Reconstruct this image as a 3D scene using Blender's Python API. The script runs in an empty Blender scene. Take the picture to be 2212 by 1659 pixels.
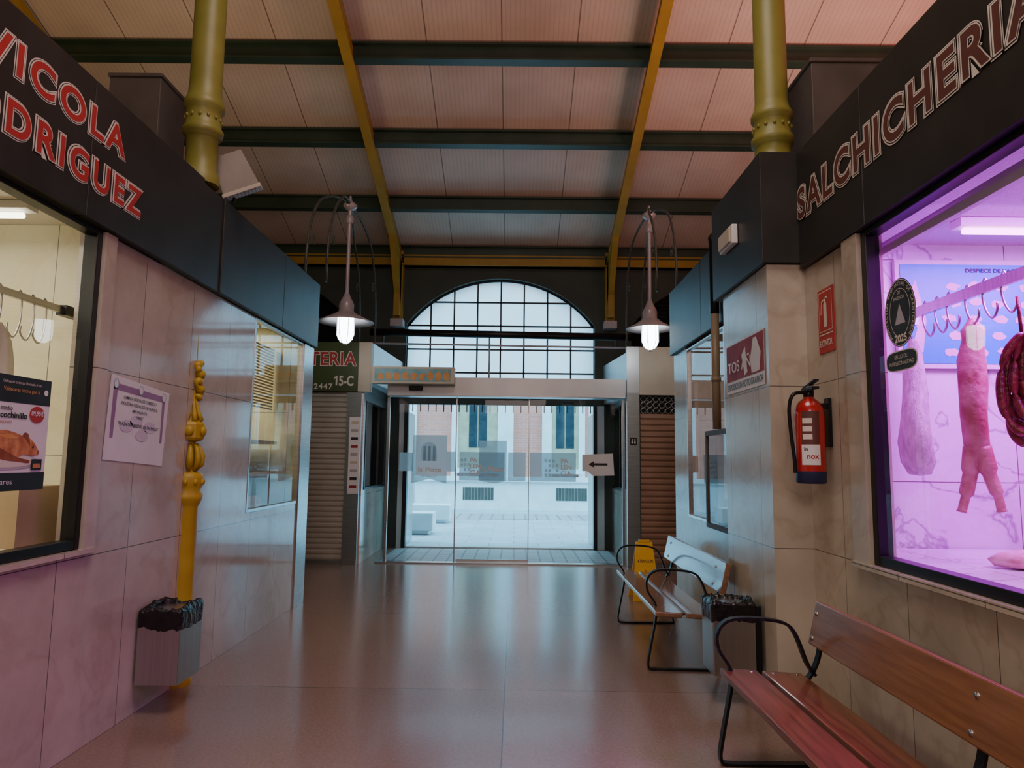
import bpy, bmesh, math, random
from mathutils import Vector, Matrix
random.seed(7)
SC=bpy.context.scene; COL=SC.collection
# ------------------------------------------------------------------ materials
def _nt(name):
    m=bpy.data.materials.new(name); m.use_nodes=True; nt=m.node_tree
    return m,nt,nt.nodes['Principled BSDF']
def pm(name,col,rough=.5,metal=0,col2=None,scale=8,detail=4,stretch=(1,1,1),bump=0,bscale=None,emis=None,estr=0,coat=0,spec=.5,trans=0,alpha=1,contrast=(.35,.65)):
    m,nt,b=_nt(name); N=nt.nodes; L=nt.links
    b.inputs['Base Color'].default_value=(*col,1); b.inputs['Roughness'].default_value=rough
    b.inputs['Metallic'].default_value=metal; b.inputs['Specular IOR Level'].default_value=spec
    b.inputs['Coat Weight'].default_value=coat; b.inputs['Coat Roughness'].default_value=.08
    b.inputs['Transmission Weight'].default_value=trans; b.inputs['Alpha'].default_value=alpha
    if emis: b.inputs['Emission Color'].default_value=(*emis,1); b.inputs['Emission Strength'].default_value=estr
    tc=N.new('ShaderNodeTexCoord'); mp=N.new('ShaderNodeMapping'); mp.inputs['Scale'].default_value=stretch
    L.new(tc.outputs['Object'],mp.inputs['Vector'])
    no=N.new('ShaderNodeTexNoise'); no.inputs['Scale'].default_value=scale; no.inputs['Detail'].default_value=detail
    L.new(mp.outputs[0],no.inputs['Vector'])
    if col2:
        r=N.new('ShaderNodeValToRGB'); r.color_ramp.elements[0].position=contrast[0]; r.color_ramp.elements[1].position=contrast[1]
        r.color_ramp.elements[0].color=(*col,1); r.color_ramp.elements[1].color=(*col2,1)
        L.new(no.outputs['Fac'],r.inputs[0]); L.new(r.outputs[0],b.inputs['Base Color'])
    if bump:
        bp=N.new('ShaderNodeBump'); bp.inputs['Strength'].default_value=bump; bp.inputs['Distance'].default_value=.01
        if bscale:
            n2=N.new('ShaderNodeTexNoise'); n2.inputs['Scale'].default_value=bscale; L.new(mp.outputs[0],n2.inputs['Vector']); L.new(n2.outputs['Fac'],bp.inputs['Height'])
        else: L.new(no.outputs['Fac'],bp.inputs['Height'])
        L.new(bp.outputs[0],b.inputs['Normal'])
    return m
def emi(name,col,st):
    m=bpy.data.materials.new(name); m.use_nodes=True; nt=m.node_tree; nt.nodes.clear()
    e=nt.nodes.new('ShaderNodeEmission'); o=nt.nodes.new('ShaderNodeOutputMaterial'); e.inputs[0].default_value=(*col,1); e.inputs[1].default_value=st
    nt.links.new(e.outputs[0],o.inputs[0]); return m
def glass(name,tint=(.95,.97,.97),base=.04,film=0,filmcol=(.5,.5,.5)):
    m=bpy.data.materials.new(name); m.use_nodes=True; nt=m.node_tree; nt.nodes.clear(); N=nt.nodes; L=nt.links
    t=N.new('ShaderNodeBsdfTransparent'); t.inputs[0].default_value=(*tint,1)
    g=N.new('ShaderNodeBsdfGlossy'); g.inputs['Roughness'].default_value=.01
    f=N.new('ShaderNodeLayerWeight'); f.inputs['Blend'].default_value=.5
    p=N.new('ShaderNodeMath'); p.operation='POWER'; p.inputs[1].default_value=4; L.new(f.outputs['Facing'],p.inputs[0])
    q=N.new('ShaderNodeMath'); q.operation='MULTIPLY_ADD'; q.inputs[1].default_value=.8; q.inputs[2].default_value=base; q.use_clamp=True; L.new(p.outputs[0],q.inputs[0])
    mx=N.new('ShaderNodeMixShader'); o=N.new('ShaderNodeOutputMaterial')
    L.new(q.outputs[0],mx.inputs[0])
    if film:
        d=N.new('ShaderNodeBsdfDiffuse'); d.inputs[0].default_value=(*filmcol,1); m2=N.new('ShaderNodeMixShader'); m2.inputs[0].default_value=film
        tr=N.new('ShaderNodeBsdfTranslucent'); tr.inputs[0].default_value=(*filmcol,1); ad=N.new('ShaderNodeMixShader'); ad.inputs[0].default_value=.7
        L.new(d.outputs[0],ad.inputs[1]); L.new(tr.outputs[0],ad.inputs[2])
        L.new(t.outputs[0],m2.inputs[1]); L.new(ad.outputs[0],m2.inputs[2]); L.new(m2.outputs[0],mx.inputs[1])
    else: L.new(t.outputs[0],mx.inputs[1])
    L.new(g.outputs[0],mx.inputs[2]); L.new(mx.outputs[0],o.inputs[0]); return m
def panelled(name,c1,c2,vein,axis='Y',tw=.62,th=1.0,zoff=0,aoff=0,mort=.0025,rough=.14,offset=0,mortcol=(.12,.1,.09),veinscale=1.6,bumpy=0,veinw=.03,scale=2.2,veinamt=.22,spec=.5,coat=0):
    """stone / terrazzo with tile joints. axis: the horizontal in-plane axis ('Y' walls, 'X' walls facing us, 'F' floor)"""
    m,nt,b=_nt(name); N=nt.nodes; L=nt.links
    b.inputs['Roughness'].default_value=rough; b.inputs['Specular IOR Level'].default_value=spec
    b.inputs['Coat Weight'].default_value=coat; b.inputs['Coat Roughness'].default_value=.06
    tc=N.new('ShaderNodeTexCoord'); sp=N.new('ShaderNodeSeparateXYZ'); L.new(tc.outputs['Object'],sp.inputs[0])
    cb=N.new('ShaderNodeCombineXYZ')
    a={'Y':('Y','Z'),'X':('X','Z'),'F':('X','Y')}[axis]
    def sh(out,off):
        q=N.new('ShaderNodeMath'); q.operation='ADD'; q.inputs[1].default_value=off; L.new(sp.outputs[out],q.inputs[0]); return q.outputs[0]
    L.new(sh(a[0],aoff+tw*100),cb.inputs[0]); L.new(sh(a[1],zoff+th*100),cb.inputs[1])
    br=N.new('ShaderNodeTexBrick'); br.offset=offset; br.squash=1; br.inputs['Scale'].default_value=1
    br.inputs['Mortar Size'].default_value=mort; br.inputs['Mortar Smooth'].default_value=0; br.inputs['Brick Width'].default_value=tw; br.inputs['Row Height'].default_value=th
    br.inputs['Color1'].default_value=(1,1,1,1); br.inputs['Color2'].default_value=(.88,.88,.88,1); br.inputs['Mortar'].default_value=(0,0,0,1)
    L.new(cb.outputs[0],br.inputs['Vector'])
    n1=N.new('ShaderNodeTexNoise'); n1.inputs['Scale'].default_value=scale; n1.inputs['Detail'].default_value=8; n1.inputs['Roughness'].default_value=.65; L.new(tc.outputs['Object'],n1.inputs['Vector'])
    r=N.new('ShaderNodeValToRGB'); r.color_ramp.elements[0].position=.33; r.color_ramp.elements[1].position=.67; r.color_ramp.elements[0].color=(*c1,1); r.color_ramp.elements[1].color=(*c2,1)
    L.new(n1.outputs['Fac'],r.inputs[0])
    n2=N.new('ShaderNodeTexNoise'); n2.inputs['Scale'].default_value=veinscale; n2.inputs['Detail'].default_value=7; n2.inputs['Distortion'].default_value=.5; L.new(tc.outputs['Object'],n2.inputs['Vector'])
    s1=N.new('ShaderNodeMath'); s1.operation='SUBTRACT'; s1.inputs[1].default_value=.5; L.new(n2.outputs['Fac'],s1.inputs[0])
    s2=N.new('ShaderNodeMath'); s2.operation='ABSOLUTE'; L.new(s1.outputs[0],s2.inputs[0])
    r2=N.new('ShaderNodeValToRGB'); r2.color_ramp.elements[0].position=0; r2.color_ramp.elements[1].position=veinw; r2.color_ramp.elements[0].color=(1,1,1,1); r2.color_ramp.elements[1].color=(0,0,0,1)
    L.new(s2.outputs[0],r2.inputs[0])
    mk=N.new('ShaderNodeMath'); mk.operation='MULTIPLY'; mk.inputs[1].default_value=veinamt; L.new(r2.outputs[0],mk.inputs[0])
    m1=N.new('ShaderNodeMixRGB'); L.new(mk.outputs[0],m1.inputs[0]); L.new(r.outputs[0],m1.inputs[1]); m1.inputs[2].default_value=(*vein,1)
    m2=N.new('ShaderNodeMixRGB'); m2.blend_type='MULTIPLY'; m2.inputs[0].default_value=1; L.new(m1.outputs[0],m2.inputs[1]); L.new(br.outputs['Color'],m2.inputs[2])
    m3=N.new('ShaderNodeMixRGB'); L.new(br.outputs['Fac'],m3.inputs[0]); L.new(m2.outputs[0],m3.inputs[1]); m3.inputs[2].default_value=(*mortcol,1)
    L.new(m3.outputs[0],b.inputs['Base Color'])
    rr=N.new('ShaderNodeMapRange'); rr.inputs['To Min'].default_value=rough*.75; rr.inputs['To Max'].default_value=rough*1.35; L.new(n1.outputs['Fac'],rr.inputs[0]); L.new(rr.outputs[0],b.inputs['Roughness'])
    if bumpy:
        n3=N.new('ShaderNodeTexNoise'); n3.inputs['Scale'].default_value=120; L.new(tc.outputs['Object'],n3.inputs['Vector'])
        bp=N.new('ShaderNodeBump'); bp.inputs['Strength'].default_value=bumpy; bp.inputs['Distance'].default_value=.002; L.new(n3.outputs['Fac'],bp.inputs['Height']); L.new(bp.outputs[0],b.inputs['Normal'])
    return m
def wood(name,c1,c2,axis=(14,.9,14),rough=.3,coat=.3):
    m=pm(name,c1,rough,0,c2,3.2,6,axis,.15,None,coat=coat,contrast=(.3,.7)); return m
def ceilmat():
    m,nt,b=_nt('ceiling_panel'); N=nt.nodes; L=nt.links
    tc=N.new('ShaderNodeTexCoord'); sp=N.new('ShaderNodeSeparateXYZ'); L.new(tc.outputs['Object'],sp.inputs[0])
    def band(period,width,off):
        a=N.new('ShaderNodeMath'); a.operation='ADD'; a.inputs[1].default_value=off+period*200; L.new(sp.outputs['X'],a.inputs[0])
        d=N.new('ShaderNodeMath'); d.operation='DIVIDE'; d.inputs[1].default_value=period; L.new(a.outputs[0],d.inputs[0])
        f=N.new('ShaderNodeMath'); f.operation='FRACT'; L.new(d.outputs[0],f.inputs[0])
        l=N.new('ShaderNodeMath'); l.operation='LESS_THAN'; l.inputs[1].default_value=width/period; L.new(f.outputs[0],l.inputs[0]); return l.outputs[0]
    fine=band(.0585,.014,0); seam=band(.9375,.014,2.1)
    no=N.new('ShaderNodeTexNoise'); no.inputs['Scale'].default_value=1.4; no.inputs['Detail'].default_value=5; L.new(tc.outputs['Object'],no.inputs['Vector'])
    r=N.new('ShaderNodeValToRGB'); r.color_ramp.elements[0].position=.3; r.color_ramp.elements[1].position=.7; r.color_ramp.elements[0].color=(.58,.46,.37,1); r.color_ramp.elements[1].color=(.70,.58,.48,1); L.new(no.outputs['Fac'],r.inputs[0])
    f1=N.new('ShaderNodeMath'); f1.operation='MULTIPLY'; f1.inputs[1].default_value=.16; L.new(fine,f1.inputs[0])
    m1=N.new('ShaderNodeMixRGB'); L.new(f1.outputs[0],m1.inputs[0]); L.new(r.outputs[0],m1.inputs[1]); m1.inputs[2].default_value=(.2,.15,.12,1)
    f2=N.new('ShaderNodeMath'); f2.operation='MULTIPLY'; f2.inputs[1].default_value=.7; L.new(seam,f2.inputs[0])
    m2=N.new('ShaderNodeMixRGB'); L.new(f2.outputs[0],m2.inputs[0]); L.new(m1.outputs[0],m2.inputs[1]); m2.inputs[2].default_value=(.05,.03,.02,1)
    L.new(m2.outputs[0],b.inputs['Base Color']); b.inputs['Roughness'].default_value=.6
    return m
M={}
M['marbleL']=panelled('marble_left',(.50,.43,.36),(.64,.57,.48),(.36,.25,.18),'Y',.62,.98,0,.28,rough=.10,coat=.4)
M['marbleR']=panelled('marble_right',(.45,.40,.31),(.57,.51,.40),(.33,.24,.15),'Y',.60,.99,0,.30,rough=.18,veinamt=.3)
M['marbleF']=panelled('marble_front',(.46,.40,.30),(.60,.53,.41),(.33,.24,.15),'X',.6,.99,0,.02,rough=.2)
M['marbleY']=panelled('marble_yellow',(.66,.60,.40),(.80,.74,.54),(.6,.45,.24),'X',1.5,1.5,0,0,rough=.3)
M['marbleP']=panelled('marble_white_veined',(.74,.72,.74),(.86,.84,.86),(.12,.08,.12),'X',.8,1.4,0,.1,rough=.25,veinscale=1.3,veinw=.010,veinamt=.6)
M['floor']=panelled('floor_terrazzo',(.235,.155,.120),(.31,.212,.168),(.17,.11,.08),'F',3.0,2.22,-.32,.05,mort=.0035,rough=.20,offset=0,mortcol=(.07,.04,.03),scale=60,veinscale=30,bumpy=.08,spec=.7,coat=.10)
M['ceil']=ceilmat()
M['fascia']=pm('fascia_dark_panel',(.022,.021,.018),.42,.1,(.034,.032,.027),3,bump=.04)
M['black']=pm('black_metal',(.012,.012,.013),.35,.4)
M['iron']=pm('black_iron',(.015,.015,.017),.4,.6,(.03,.03,.03),30)
M['arch']=pm('arch_iron_green',(.06,.07,.06),.45,.2,(.09,.10,.08),20)
M['steel']=pm('stainless_steel',(.46,.46,.45),.28,1,(.55,.55,.54),4,3,(1,1,20))
M['steelH']=pm('brushed_steel_h',(.5,.5,.5),.3,1,(.62,.62,.62),4,3,(20,20,1))
M['steelB']=pm('bin_brushed_steel',(.46,.46,.45),.30,1,(.52,.52,.51),3,2,(40,40,.6))
M['alu']=pm('aluminium_panel',(.58,.58,.58),.35,.3,(.66,.66,.65),2)
M['shutL']=pm('shutter_grey',(.46,.42,.34),.4,.4,(.54,.50,.41),3)
M['shutR']=pm('shutter_brown',(.36,.22,.15),.4,.4,(.44,.28,.19),3)
M['yellow']=pm('yellow_paint',(.46,.31,.02),.42,0,(.54,.37,.03),6,bump=.08)
M['colgreen']=pm('column_olive_paint',(.20,.19,.03),.45,0,(.25,.235,.045),5,bump=.08)
M['raft']=pm('rafter_yellow',(.36,.22,.02),.5,0,(.43,.27,.03),3)
M['green']=pm('purlin_green',(.026,.052,.034),.45,0,(.038,.068,.045),3)
M['wallg']=pm('wall_dark_green',(.040,.056,.044),.6,0,(.055,.072,.056),2)
M['hallwall']=pm('hall_wall',(.25,.2,.16),.8,0,(.3,.24,.19),2)
M['brownbox']=pm('brown_sheet',(.07,.055,.042),.6,0,(.095,.075,.06),4,bump=.1)
M['cream']=pm('cream_board',(.58,.51,.38),.5,0,(.64,.57,.44),3)
M['speakerc']=pm('speaker_beige',(.30,.27,.22),.5,0,(.36,.32,.26),5)
M['signgreen']=pm('sign_green',(.06,.085,.025),.4,0,(.07,.10,.03),3)
M['white']=pm('white_plastic',(.75,.74,.72),.4,0,(.8,.79,.77),5)
M['paper']=pm('paper_white',(.76,.74,.74),.6,0,(.8,.78,.78),5)
M['lav']=pm('lamp_paint',(.42,.39,.42),.35,.2,(.48,.45,.48),5)
M['red']=pm('red_paint',(.42,.012,.012),.25,0,(.48,.02,.02),5,coat=.5)
M['redink']=pm('red_ink',(.42,.025,.025),.5,0,(.48,.035,.03),5)
M['darkredink']=pm('dark_red_ink',(.10,.035,.027),.5,0,(.13,.04,.03),5)
M['creamink']=pm('cream_ink',(.70,.62,.52),.5,0,(.76,.68,.58),5)
M['blackink']=pm('black_ink',(.012,.012,.012),.5,0,(.02,.02,.02),5)
M['greyink']=pm('grey_ink',(.4,.38,.4),.5,0,(.45,.42,.45),5)
M['purpleink']=pm('purple_ink',(.30,.13,.28),.5,0,(.34,.16,.32),5)
M['palepurple']=pm('pale_purple_ink',(.60,.52,.60),.5,0,(.66,.58,.66),9)
M['maroon']=pm('maroon_ink',(.24,.02,.035),.6,0,(.36,.05,.06),9,spec=.2)
M['blueink']=pm('blue_board',(.003,.07,.80),.3,0,(.006,.09,.85),5)
M['pinkink']=pm('pale_pink_ink',(.8,.5,.62),.4,0,(.85,.6,.7),20)
M['orange']=pm('orange_ink',(.7,.3,.08),.5,0,(.75,.4,.15),8)
M['teal']=pm('teal_ink',(.15,.38,.42),.5,0,(.3,.5,.5),8)
M['bag']=pm('black_bin_bag',(.006,.006,.007),.24,0,(.012,.012,.013),20,bump=.9,bscale=28)
M['wood']=wood('bench_wood',(.10,.030,.012),(.21,.070,.028))
M['woodb']=wood('bench_wood_pale',(.19,.075,.028),(.31,.135,.055))
M['woodg']=wood('bench_wood_grey',(.20,.10,.055),(.30,.16,.09),rough=.18,coat=.8)
M['wetyellow']=pm('wet_sign_yellow',(.80,.42,.01),.35,0,(.85,.47,.02),5)
M['ham']=pm('cured_meat',(.36,.14,.10),.4,0,(.62,.38,.30),9,6,bump=.6,bscale=30)
M['hamnet']=pm('net_wrapped_ham',(.48,.52,.42),.45,0,(.72,.76,.64),14,6,(3,3,1),bump=.6,bscale=60)
M['chorizo']=pm('chorizo',(.10,.012,.01),.3,0,(.26,.05,.035),30,6,bump=.5,bscale=50)
M['meat']=pm('fresh_meat',(.60,.25,.24),.35,0,(.85,.6,.58),12,6,bump=.5)
M['pig']=pm('roast_ink',(.42,.11,.03),.4,0,(.75,.33,.12),18,5)
M['pigd']=pm('roast_dark_ink',(.22,.05,.02),.4,0,(.35,.09,.03),18,5)
M['glass']=glass('window_glass')
M['glassdoor']=glass('door_glass',(.90,.96,.97),.02)
M['film']=glass('grey_film',(.9,.95,.97),.01,.80,(.50,.56,.58))
M['film2']=glass('white_film',(.9,.95,.97),.01,.9,(.85,.9,.92))
M['rope']=pm('cream_apron',(.7,.66,.58),.7,0,(.76,.72,.64),10,bump=.3)
M['cardb']=pm('cardboard',(.42,.30,.18),.7,0,(.48,.35,.22),6)
M['speck']=pm('speckled_box',(.02,.02,.02),.5,0,(.7,.7,.7),45,2,contrast=(.52,.56))
M['stone']=pm('pale_stone',(.66,.67,.68),.7,0,(.76,.77,.77),3,bump=.2)
M['tan']=pm('tan_shutters',(.42,.30,.19),.6,0,(.5,.38,.26),5)
M['darkglass']=pm('dark_glass',(.03,.04,.05),.08,0,(.05,.06,.07),5)
M['interiorw']=pm('interior_paint',(.7,.66,.55),.7,0,(.74,.7,.6),3)
M['ceilpink']=pm('stucco_ceiling',(.75,.72,.74),.9,0,(.8,.78,.8),40,bump=1,bscale=90)
M['pipeTan']=pm('pipe_tan',(.30,.23,.14),.4,0,(.35,.27,.17),5)
M['navy']=pm('navy_base',(.015,.02,.07),.4,0,(.02,.03,.09),5)
M['bulb']=emi('lamp_glass_lit',(.85,.95,1),14)
M['tube']=emi('pink_tube_lit',(1,.25,1),12)
M['tubeW']=emi('warm_tube_lit',(1,.93,.7),8)
def brickmat():
    m,nt,b=_nt('brick_courses'); N=nt.nodes; L=nt.links
    tc=N.new('ShaderNodeTexCoord'); sp=N.new('ShaderNodeSeparateXYZ'); cb=N.new('ShaderNodeCombineXYZ'); L.new(tc.outputs['Object'],sp.inputs[0]); L.new(sp.outputs['X'],cb.inputs[0]); L.new(sp.outputs['Z'],cb.inputs[1])
    br=N.new('ShaderNodeTexBrick'); br.inputs['Scale'].default_value=1; br.inputs['Brick Width'].default_value=.26; br.inputs['Row Height'].default_value=.075; br.inputs['Mortar Size'].default_value=.005
    br.inputs['Color1'].default_value=(.82,.24,.17,1); br.inputs['Color2'].default_value=(.74,.20,.14,1); br.inputs['Mortar'].default_value=(.6,.36,.32,1)
    L.new(cb.outputs[0],br.inputs['Vector']); L.new(br.outputs['Color'],b.inputs['Base Color']); b.inputs['Roughness'].default_value=.8; return m
M['brick']=brickmat()
M['pave']=panelled('plaza_paving',(.40,.44,.46),(.50,.54,.56),(.3,.36,.4),'F',.9,.45,0,0,mort=.008,rough=.55,offset=.5,mortcol=(.2,.24,.26))
M['paveband']=panelled('plaza_paving_band',(.38,.34,.34),(.46,.42,.41),(.3,.3,.3),'F',.3,2,0,0,mort=.03,rough=.55,offset=0,mortcol=(.22,.23,.24))
M['mat']=panelled('vestibule_tiles',(.28,.28,.27),(.38,.38,.37),(.2,.2,.2),'F',.2,.2,0,0,mort=.012,rough=.4,mortcol=(.10,.10,.10))
def frost():
    m=bpy.data.materials.new('frosted_pane'); m.use_nodes=True; nt=m.node_tree; nt.nodes.clear(); N=nt.nodes; L=nt.links
    t=N.new('ShaderNodeBsdfTranslucent'); d=N.new('ShaderNodeBsdfGlossy'); d.inputs['Roughness'].default_value=.2; mx=N.new('ShaderNodeMixShader'); mx.inputs[0].default_value=.06; o=N.new('ShaderNodeOutputMaterial')
    no=N.new('ShaderNodeTexNoise'); no.inputs['Scale'].default_value=3; r=N.new('ShaderNodeValToRGB'); r.color_ramp.elements[0].color=(.76,.76,.76,1); r.color_ramp.elements[1].color=(.90,.89,.89,1)
    L.new(no.outputs['Fac'],r.inputs[0]); L.new(r.outputs[0],t.inputs[0]); L.new(t.outputs[0],mx.inputs[1]); L.new(d.outputs[0],mx.inputs[2]); L.new(mx.outputs[0],o.inputs[0]); return m
M['frost']=frost()
# ------------------------------------------------------------------ mesh builder
def group(name,loc=(0,0,0)):
    e=bpy.data.objects.new(name,None); e.empty_display_size=.1; COL.objects.link(e); e.location=loc; return e
class MB:
    def __init__(s): s.v=[]; s.f=[]; s.mi=[]; s.sm=[]; s.mats=[]
    def k(s,m):
        m=M[m] if isinstance(m,str) else m
        if m not in s.mats: s.mats.append(m)
        return s.mats.index(m)
    def add(s,vs,fs,m,smooth=False):
        n=len(s.v); s.v+= [tuple(x) for x in vs]; i=s.k(m)
        for f in fs: s.f.append([n+j for j in f]); s.mi.append(i); s.sm.append(smooth)
    def hexa(s,p,m): s.add(p,[(0,3,2,1),(4,5,6,7),(0,1,5,4),(1,2,6,5),(2,3,7,6),(3,0,4,7)],m)
    def box(s,x0,x1,y0,y1,z0,z1,m):
        s.hexa([(x0,y0,z0),(x1,y0,z0),(x1,y1,z0),(x0,y1,z0),(x0,y0,z1),(x1,y0,z1),(x1,y1,z1),(x0,y1,z1)],m)
    def beam(s,p0,p1,w,h,m,up=(0,0,1)):
        p0=Vector(p0);p1=Vector(p1);d=(p1-p0).normalized();u=Vector(up);sd=d.cross(u).normalized();u=sd.cross(d).normalized()
        P=[]
        for q in (p0,p1):
            P+= [q-sd*w/2-u*h/2,q+sd*w/2-u*h/2,q+sd*w/2+u*h/2,q-sd*w/2+u*h/2]
        s.add(P,[(0,1,2,3),(7,6,5,4),(0,4,5,1),(1,5,6,2),(2,6,7,3),(3,7,4,0)],m)
    def rect(s,pl,d,a0,a1,z0,z1,m,tilt=0):
        s.poly(pl,d,[(a0,z0),(a1,z0),(a1,z1),(a0,z1)],m,tilt)
    def poly(s,pl,d,pts,m,tilt=0):
        if tilt:
            ca=sum(p[0] for p in pts)/len(pts); cz=sum(p[1] for p in pts)/len(pts)
            pts=[(ca+(a-ca)*math.cos(tilt)-(z-cz)*math.sin(tilt),cz+(a-ca)*math.sin(tilt)+(z-cz)*math.cos(tilt)) for a,z in pts]
        if pl in 'LR': v=[(d,a,z) for a,z in pts]
        else: v=[(a,d,z) for a,z in pts]
        s.add(v,[tuple(range(len(v)))],m)
    def ell(s,pl,d,ca,cz,ra,rz,m,n=40): s.poly(pl,d,[(ca+ra*math.cos(2*math.pi*i/n),cz+rz*math.sin(2*math.pi*i/n)) for i in range(n)],m)
    def ring(s,pl,d,ca,cz,ra,rz,w,m,n=48):
        v=[];f=[]
        for i in range(n):
            c=math.cos(2*math.pi*i/n);q=math.sin(2*math.pi*i/n)
            for k in (0,w): 
                a=ca+(ra-k)*c; z=cz+(rz-k)*q
                v.append((d,a,z) if pl in 'LR' else (a,d,z))
            j=(i+1)%n; f.append((2*i,2*j,2*j+1,2*i+1))
        s.add(v,f,m)
    def lathe(s,c,prof,m,n=24,smooth=True,cap=True,a0=0,a1=2*math.pi):
        v=[];f=[];full=abs(a1-a0-2*math.pi)<1e-6; nn=n if full else n+1
        for r,z in prof:
            for i in range(nn):
                a=a0+(a1-a0)*i/n; v.append((c[0]+r*math.cos(a),c[1]+r*math.sin(a),c[2]+z))
        for k in range(len(prof)-1):
            for i in range(n):
                j=(i+1)%nn if full else i+1
                f.append((k*nn+i,k*nn+j,(k+1)*nn+j,(k+1)*nn+i))
        s.add(v,f,m,smooth)
        if cap and full:
            s.add(v[:nn],[tuple(range(nn))[::-1]],m); s.add(v[-nn:],[tuple(range(nn))],m)
    def ball(s,c,r,m,n=14,k=8):
        """ellipsoid: r=(rx,ry,rz)"""
        v=[];f=[]
        for a in range(1,k):
            t=math.pi*a/k
            for i in range(n):
                p=2*math.pi*i/n; v.append((c[0]+r[0]*math.sin(t)*math.cos(p),c[1]+r[1]*math.sin(t)*math.sin(p),c[2]+r[2]*math.cos(t)))
        v.append((c[0],c[1],c[2]+r[2])); v.append((c[0],c[1],c[2]-r[2])); T=len(v)-2;B=len(v)-1
        for a in range(k-2):
            for i in range(n): j=(i+1)%n; f.append((a*n+i,a*n+j,(a+1)*n+j,(a+1)*n+i))
        for i in range(n): j=(i+1)%n; f.append((T,j,i)); f.append((B,(k-2)*n+i,(k-2)*n+j))
        s.add(v,f,m,True)
    def tube(s,pts,r,m,n=8,closed=False,smooth=True):
        pts=[Vector(p) for p in pts]; N=len(pts); v=[];f=[]; rs=r if isinstance(r,(list,tuple)) else [r]*N
        pu=None
        for i,p in enumerate(pts):
            if closed: d=(pts[(i+1)%N]-pts[i-1])
            else: d=(pts[min(i+1,N-1)]-pts[max(i-1,0)])
            d=d.normalized()
            if pu is None: pu=Vector((0,0,1)) if abs(d.z)<.9 else Vector((1,0,0))
            sd=d.cross(pu).normalized(); pu=sd.cross(d).normalized()
            for j in range(n):
                a=2*math.pi*j/n; v.append(p+sd*math.cos(a)*rs[i]+pu*math.sin(a)*rs[i])
        for i in range(N if closed else N-1):
            k=(i+1)%N
            for j in range(n): f.append((i*n+j,i*n+(j+1)%n,k*n+(j+1)%n,k*n+j))
        if not closed: f.append(tuple(range(n))[::-1]); f.append(tuple((N-1)*n+j for j in range(n)))
        s.add(v,f,m,smooth)
    def ribbon(s,pts,y,w,t,m):
        """flat bar swept in the XZ plane; pts=(x,z)"""
        P=[Vector((a,0,b)) for a,b in pts]; v=[];f=[];N=len(P)
        for i,p in enumerate(P):
            d=(P[min(i+1,N-1)]-P[max(i-1,0)]).normalized(); nrm=Vector((-d.z,0,d.x))*t/2
            for q,yy in ((p-nrm,y-w/2),(p+nrm,y-w/2),(p+nrm,y+w/2),(p-nrm,y+w/2)): v.append((q.x,yy,q.z))
        for i in range(N-1):
            for j in range(4): f.append((i*4+j,i*4+(j+1)%4,i*4+4+(j+1)%4,i*4+4+j))
        f.append((3,2,1,0)); f.append(tuple((N-1)*4+j for j in range(4)))
        s.add(v,f,m)
    def build(s,name,parent=None,bevel=0,loc=None):
        me=bpy.data.meshes.new(name); v=s.v
        if loc: v=[(a-loc[0],b-loc[1],c-loc[2]) for a,b,c in v]
        me.from_pydata(v,[],s.f); 
        for m in s.mats: me.materials.append(m)
        for p,i,sm in zip(me.polygons,s.mi,s.sm): p.material_index=i; p.use_smooth=sm
        me.update(); bm=bmesh.new(); bm.from_mesh(me); bmesh.ops.recalc_face_normals(bm,faces=bm.faces); bm.to_mesh(me); bm.free()
        o=bpy.data.objects.new(name,me); COL.objects.link(o)
        if loc: o.location=loc
        if bevel:
            b=o.modifiers.new('b','BEVEL'); b.width=bevel; b.segments=2; b.limit_method='ANGLE'
        if parent: o.parent=parent
        return o
def cr(pts,n=6):
    P=[Vector(p) for p in pts]; out=[]
    for i in range(len(P)-1):
        a=P[max(i-1,0)];b=P[i];c=P[i+1];d=P[min(i+2,len(P)-1)]
        for k in range(n):
            t=k/n; out.append(.5*((2*b)+(c-a)*t+(2*a-5*b+4*c-d)*t*t+(3*b-a-3*c+d)*t**3))
    out.append(P[-1]); return [tuple(o) for o in out]
def text(body,pl,d,a,z,h,mat,parent,w=None,align='l',off=0.0,name=None,mirror=False,tilt=0,space=1,bend=None):
    """a: start (or centre) coordinate along the wall, z baseline of first line, h cap height"""
    cu=bpy.data.curves.new('t','FONT'); cu.body=body; cu.size=1; cu.offset=off; cu.space_character=space
    ob=bpy.data.objects.new('t',cu); COL.objects.link(ob); bpy.context.view_layer.update()
    me=bpy.data.meshes.new_from_object(ob.evaluated_get(bpy.context.evaluated_depsgraph_get()))
    bpy.data.objects.remove(ob)
    if not me.vertices: return
    x0=min(v.co.x for v in me.vertices); x1=max(v.co.x for v in me.vertices)
    sy=h/.70; sx=(w/(x1-x0-2*off)) if w else sy
    dirs={'L':Vector((0,1,0)),'R':Vector((0,-1,0)),'F':Vector((1,0,0))}[pl]
    for v in me.vertices:
        u=(v.co.x-x0-off)*sx; t=v.co.y*sy
        if align=='c': u-= (x1-x0-2*off)*sx/2
        if align=='r': u-= (x1-x0-2*off)*sx
        if mirror: u=-u
        if tilt: u,t=u*math.cos(tilt)-t*math.sin(tilt),u*math.sin(tilt)+t*math.cos(tilt)
        if bend:
            cx,cy,r,ang=bend; th=ang+u/r; v.co=Vector((cx+r*math.cos(th),cy+r*math.sin(th),z+t)); continue
        if pl in 'LR': v.co=Vector((d,a,z+t))+dirs*u
        else: v.co=Vector((a,d,z+t))+dirs*u
    me.materials.append(M[mat] if isinstance(mat,str) else mat)
    o=bpy.data.objects.new(name or ('lettering'),me); COL.objects.link(o); o.parent=parent; return o
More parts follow.
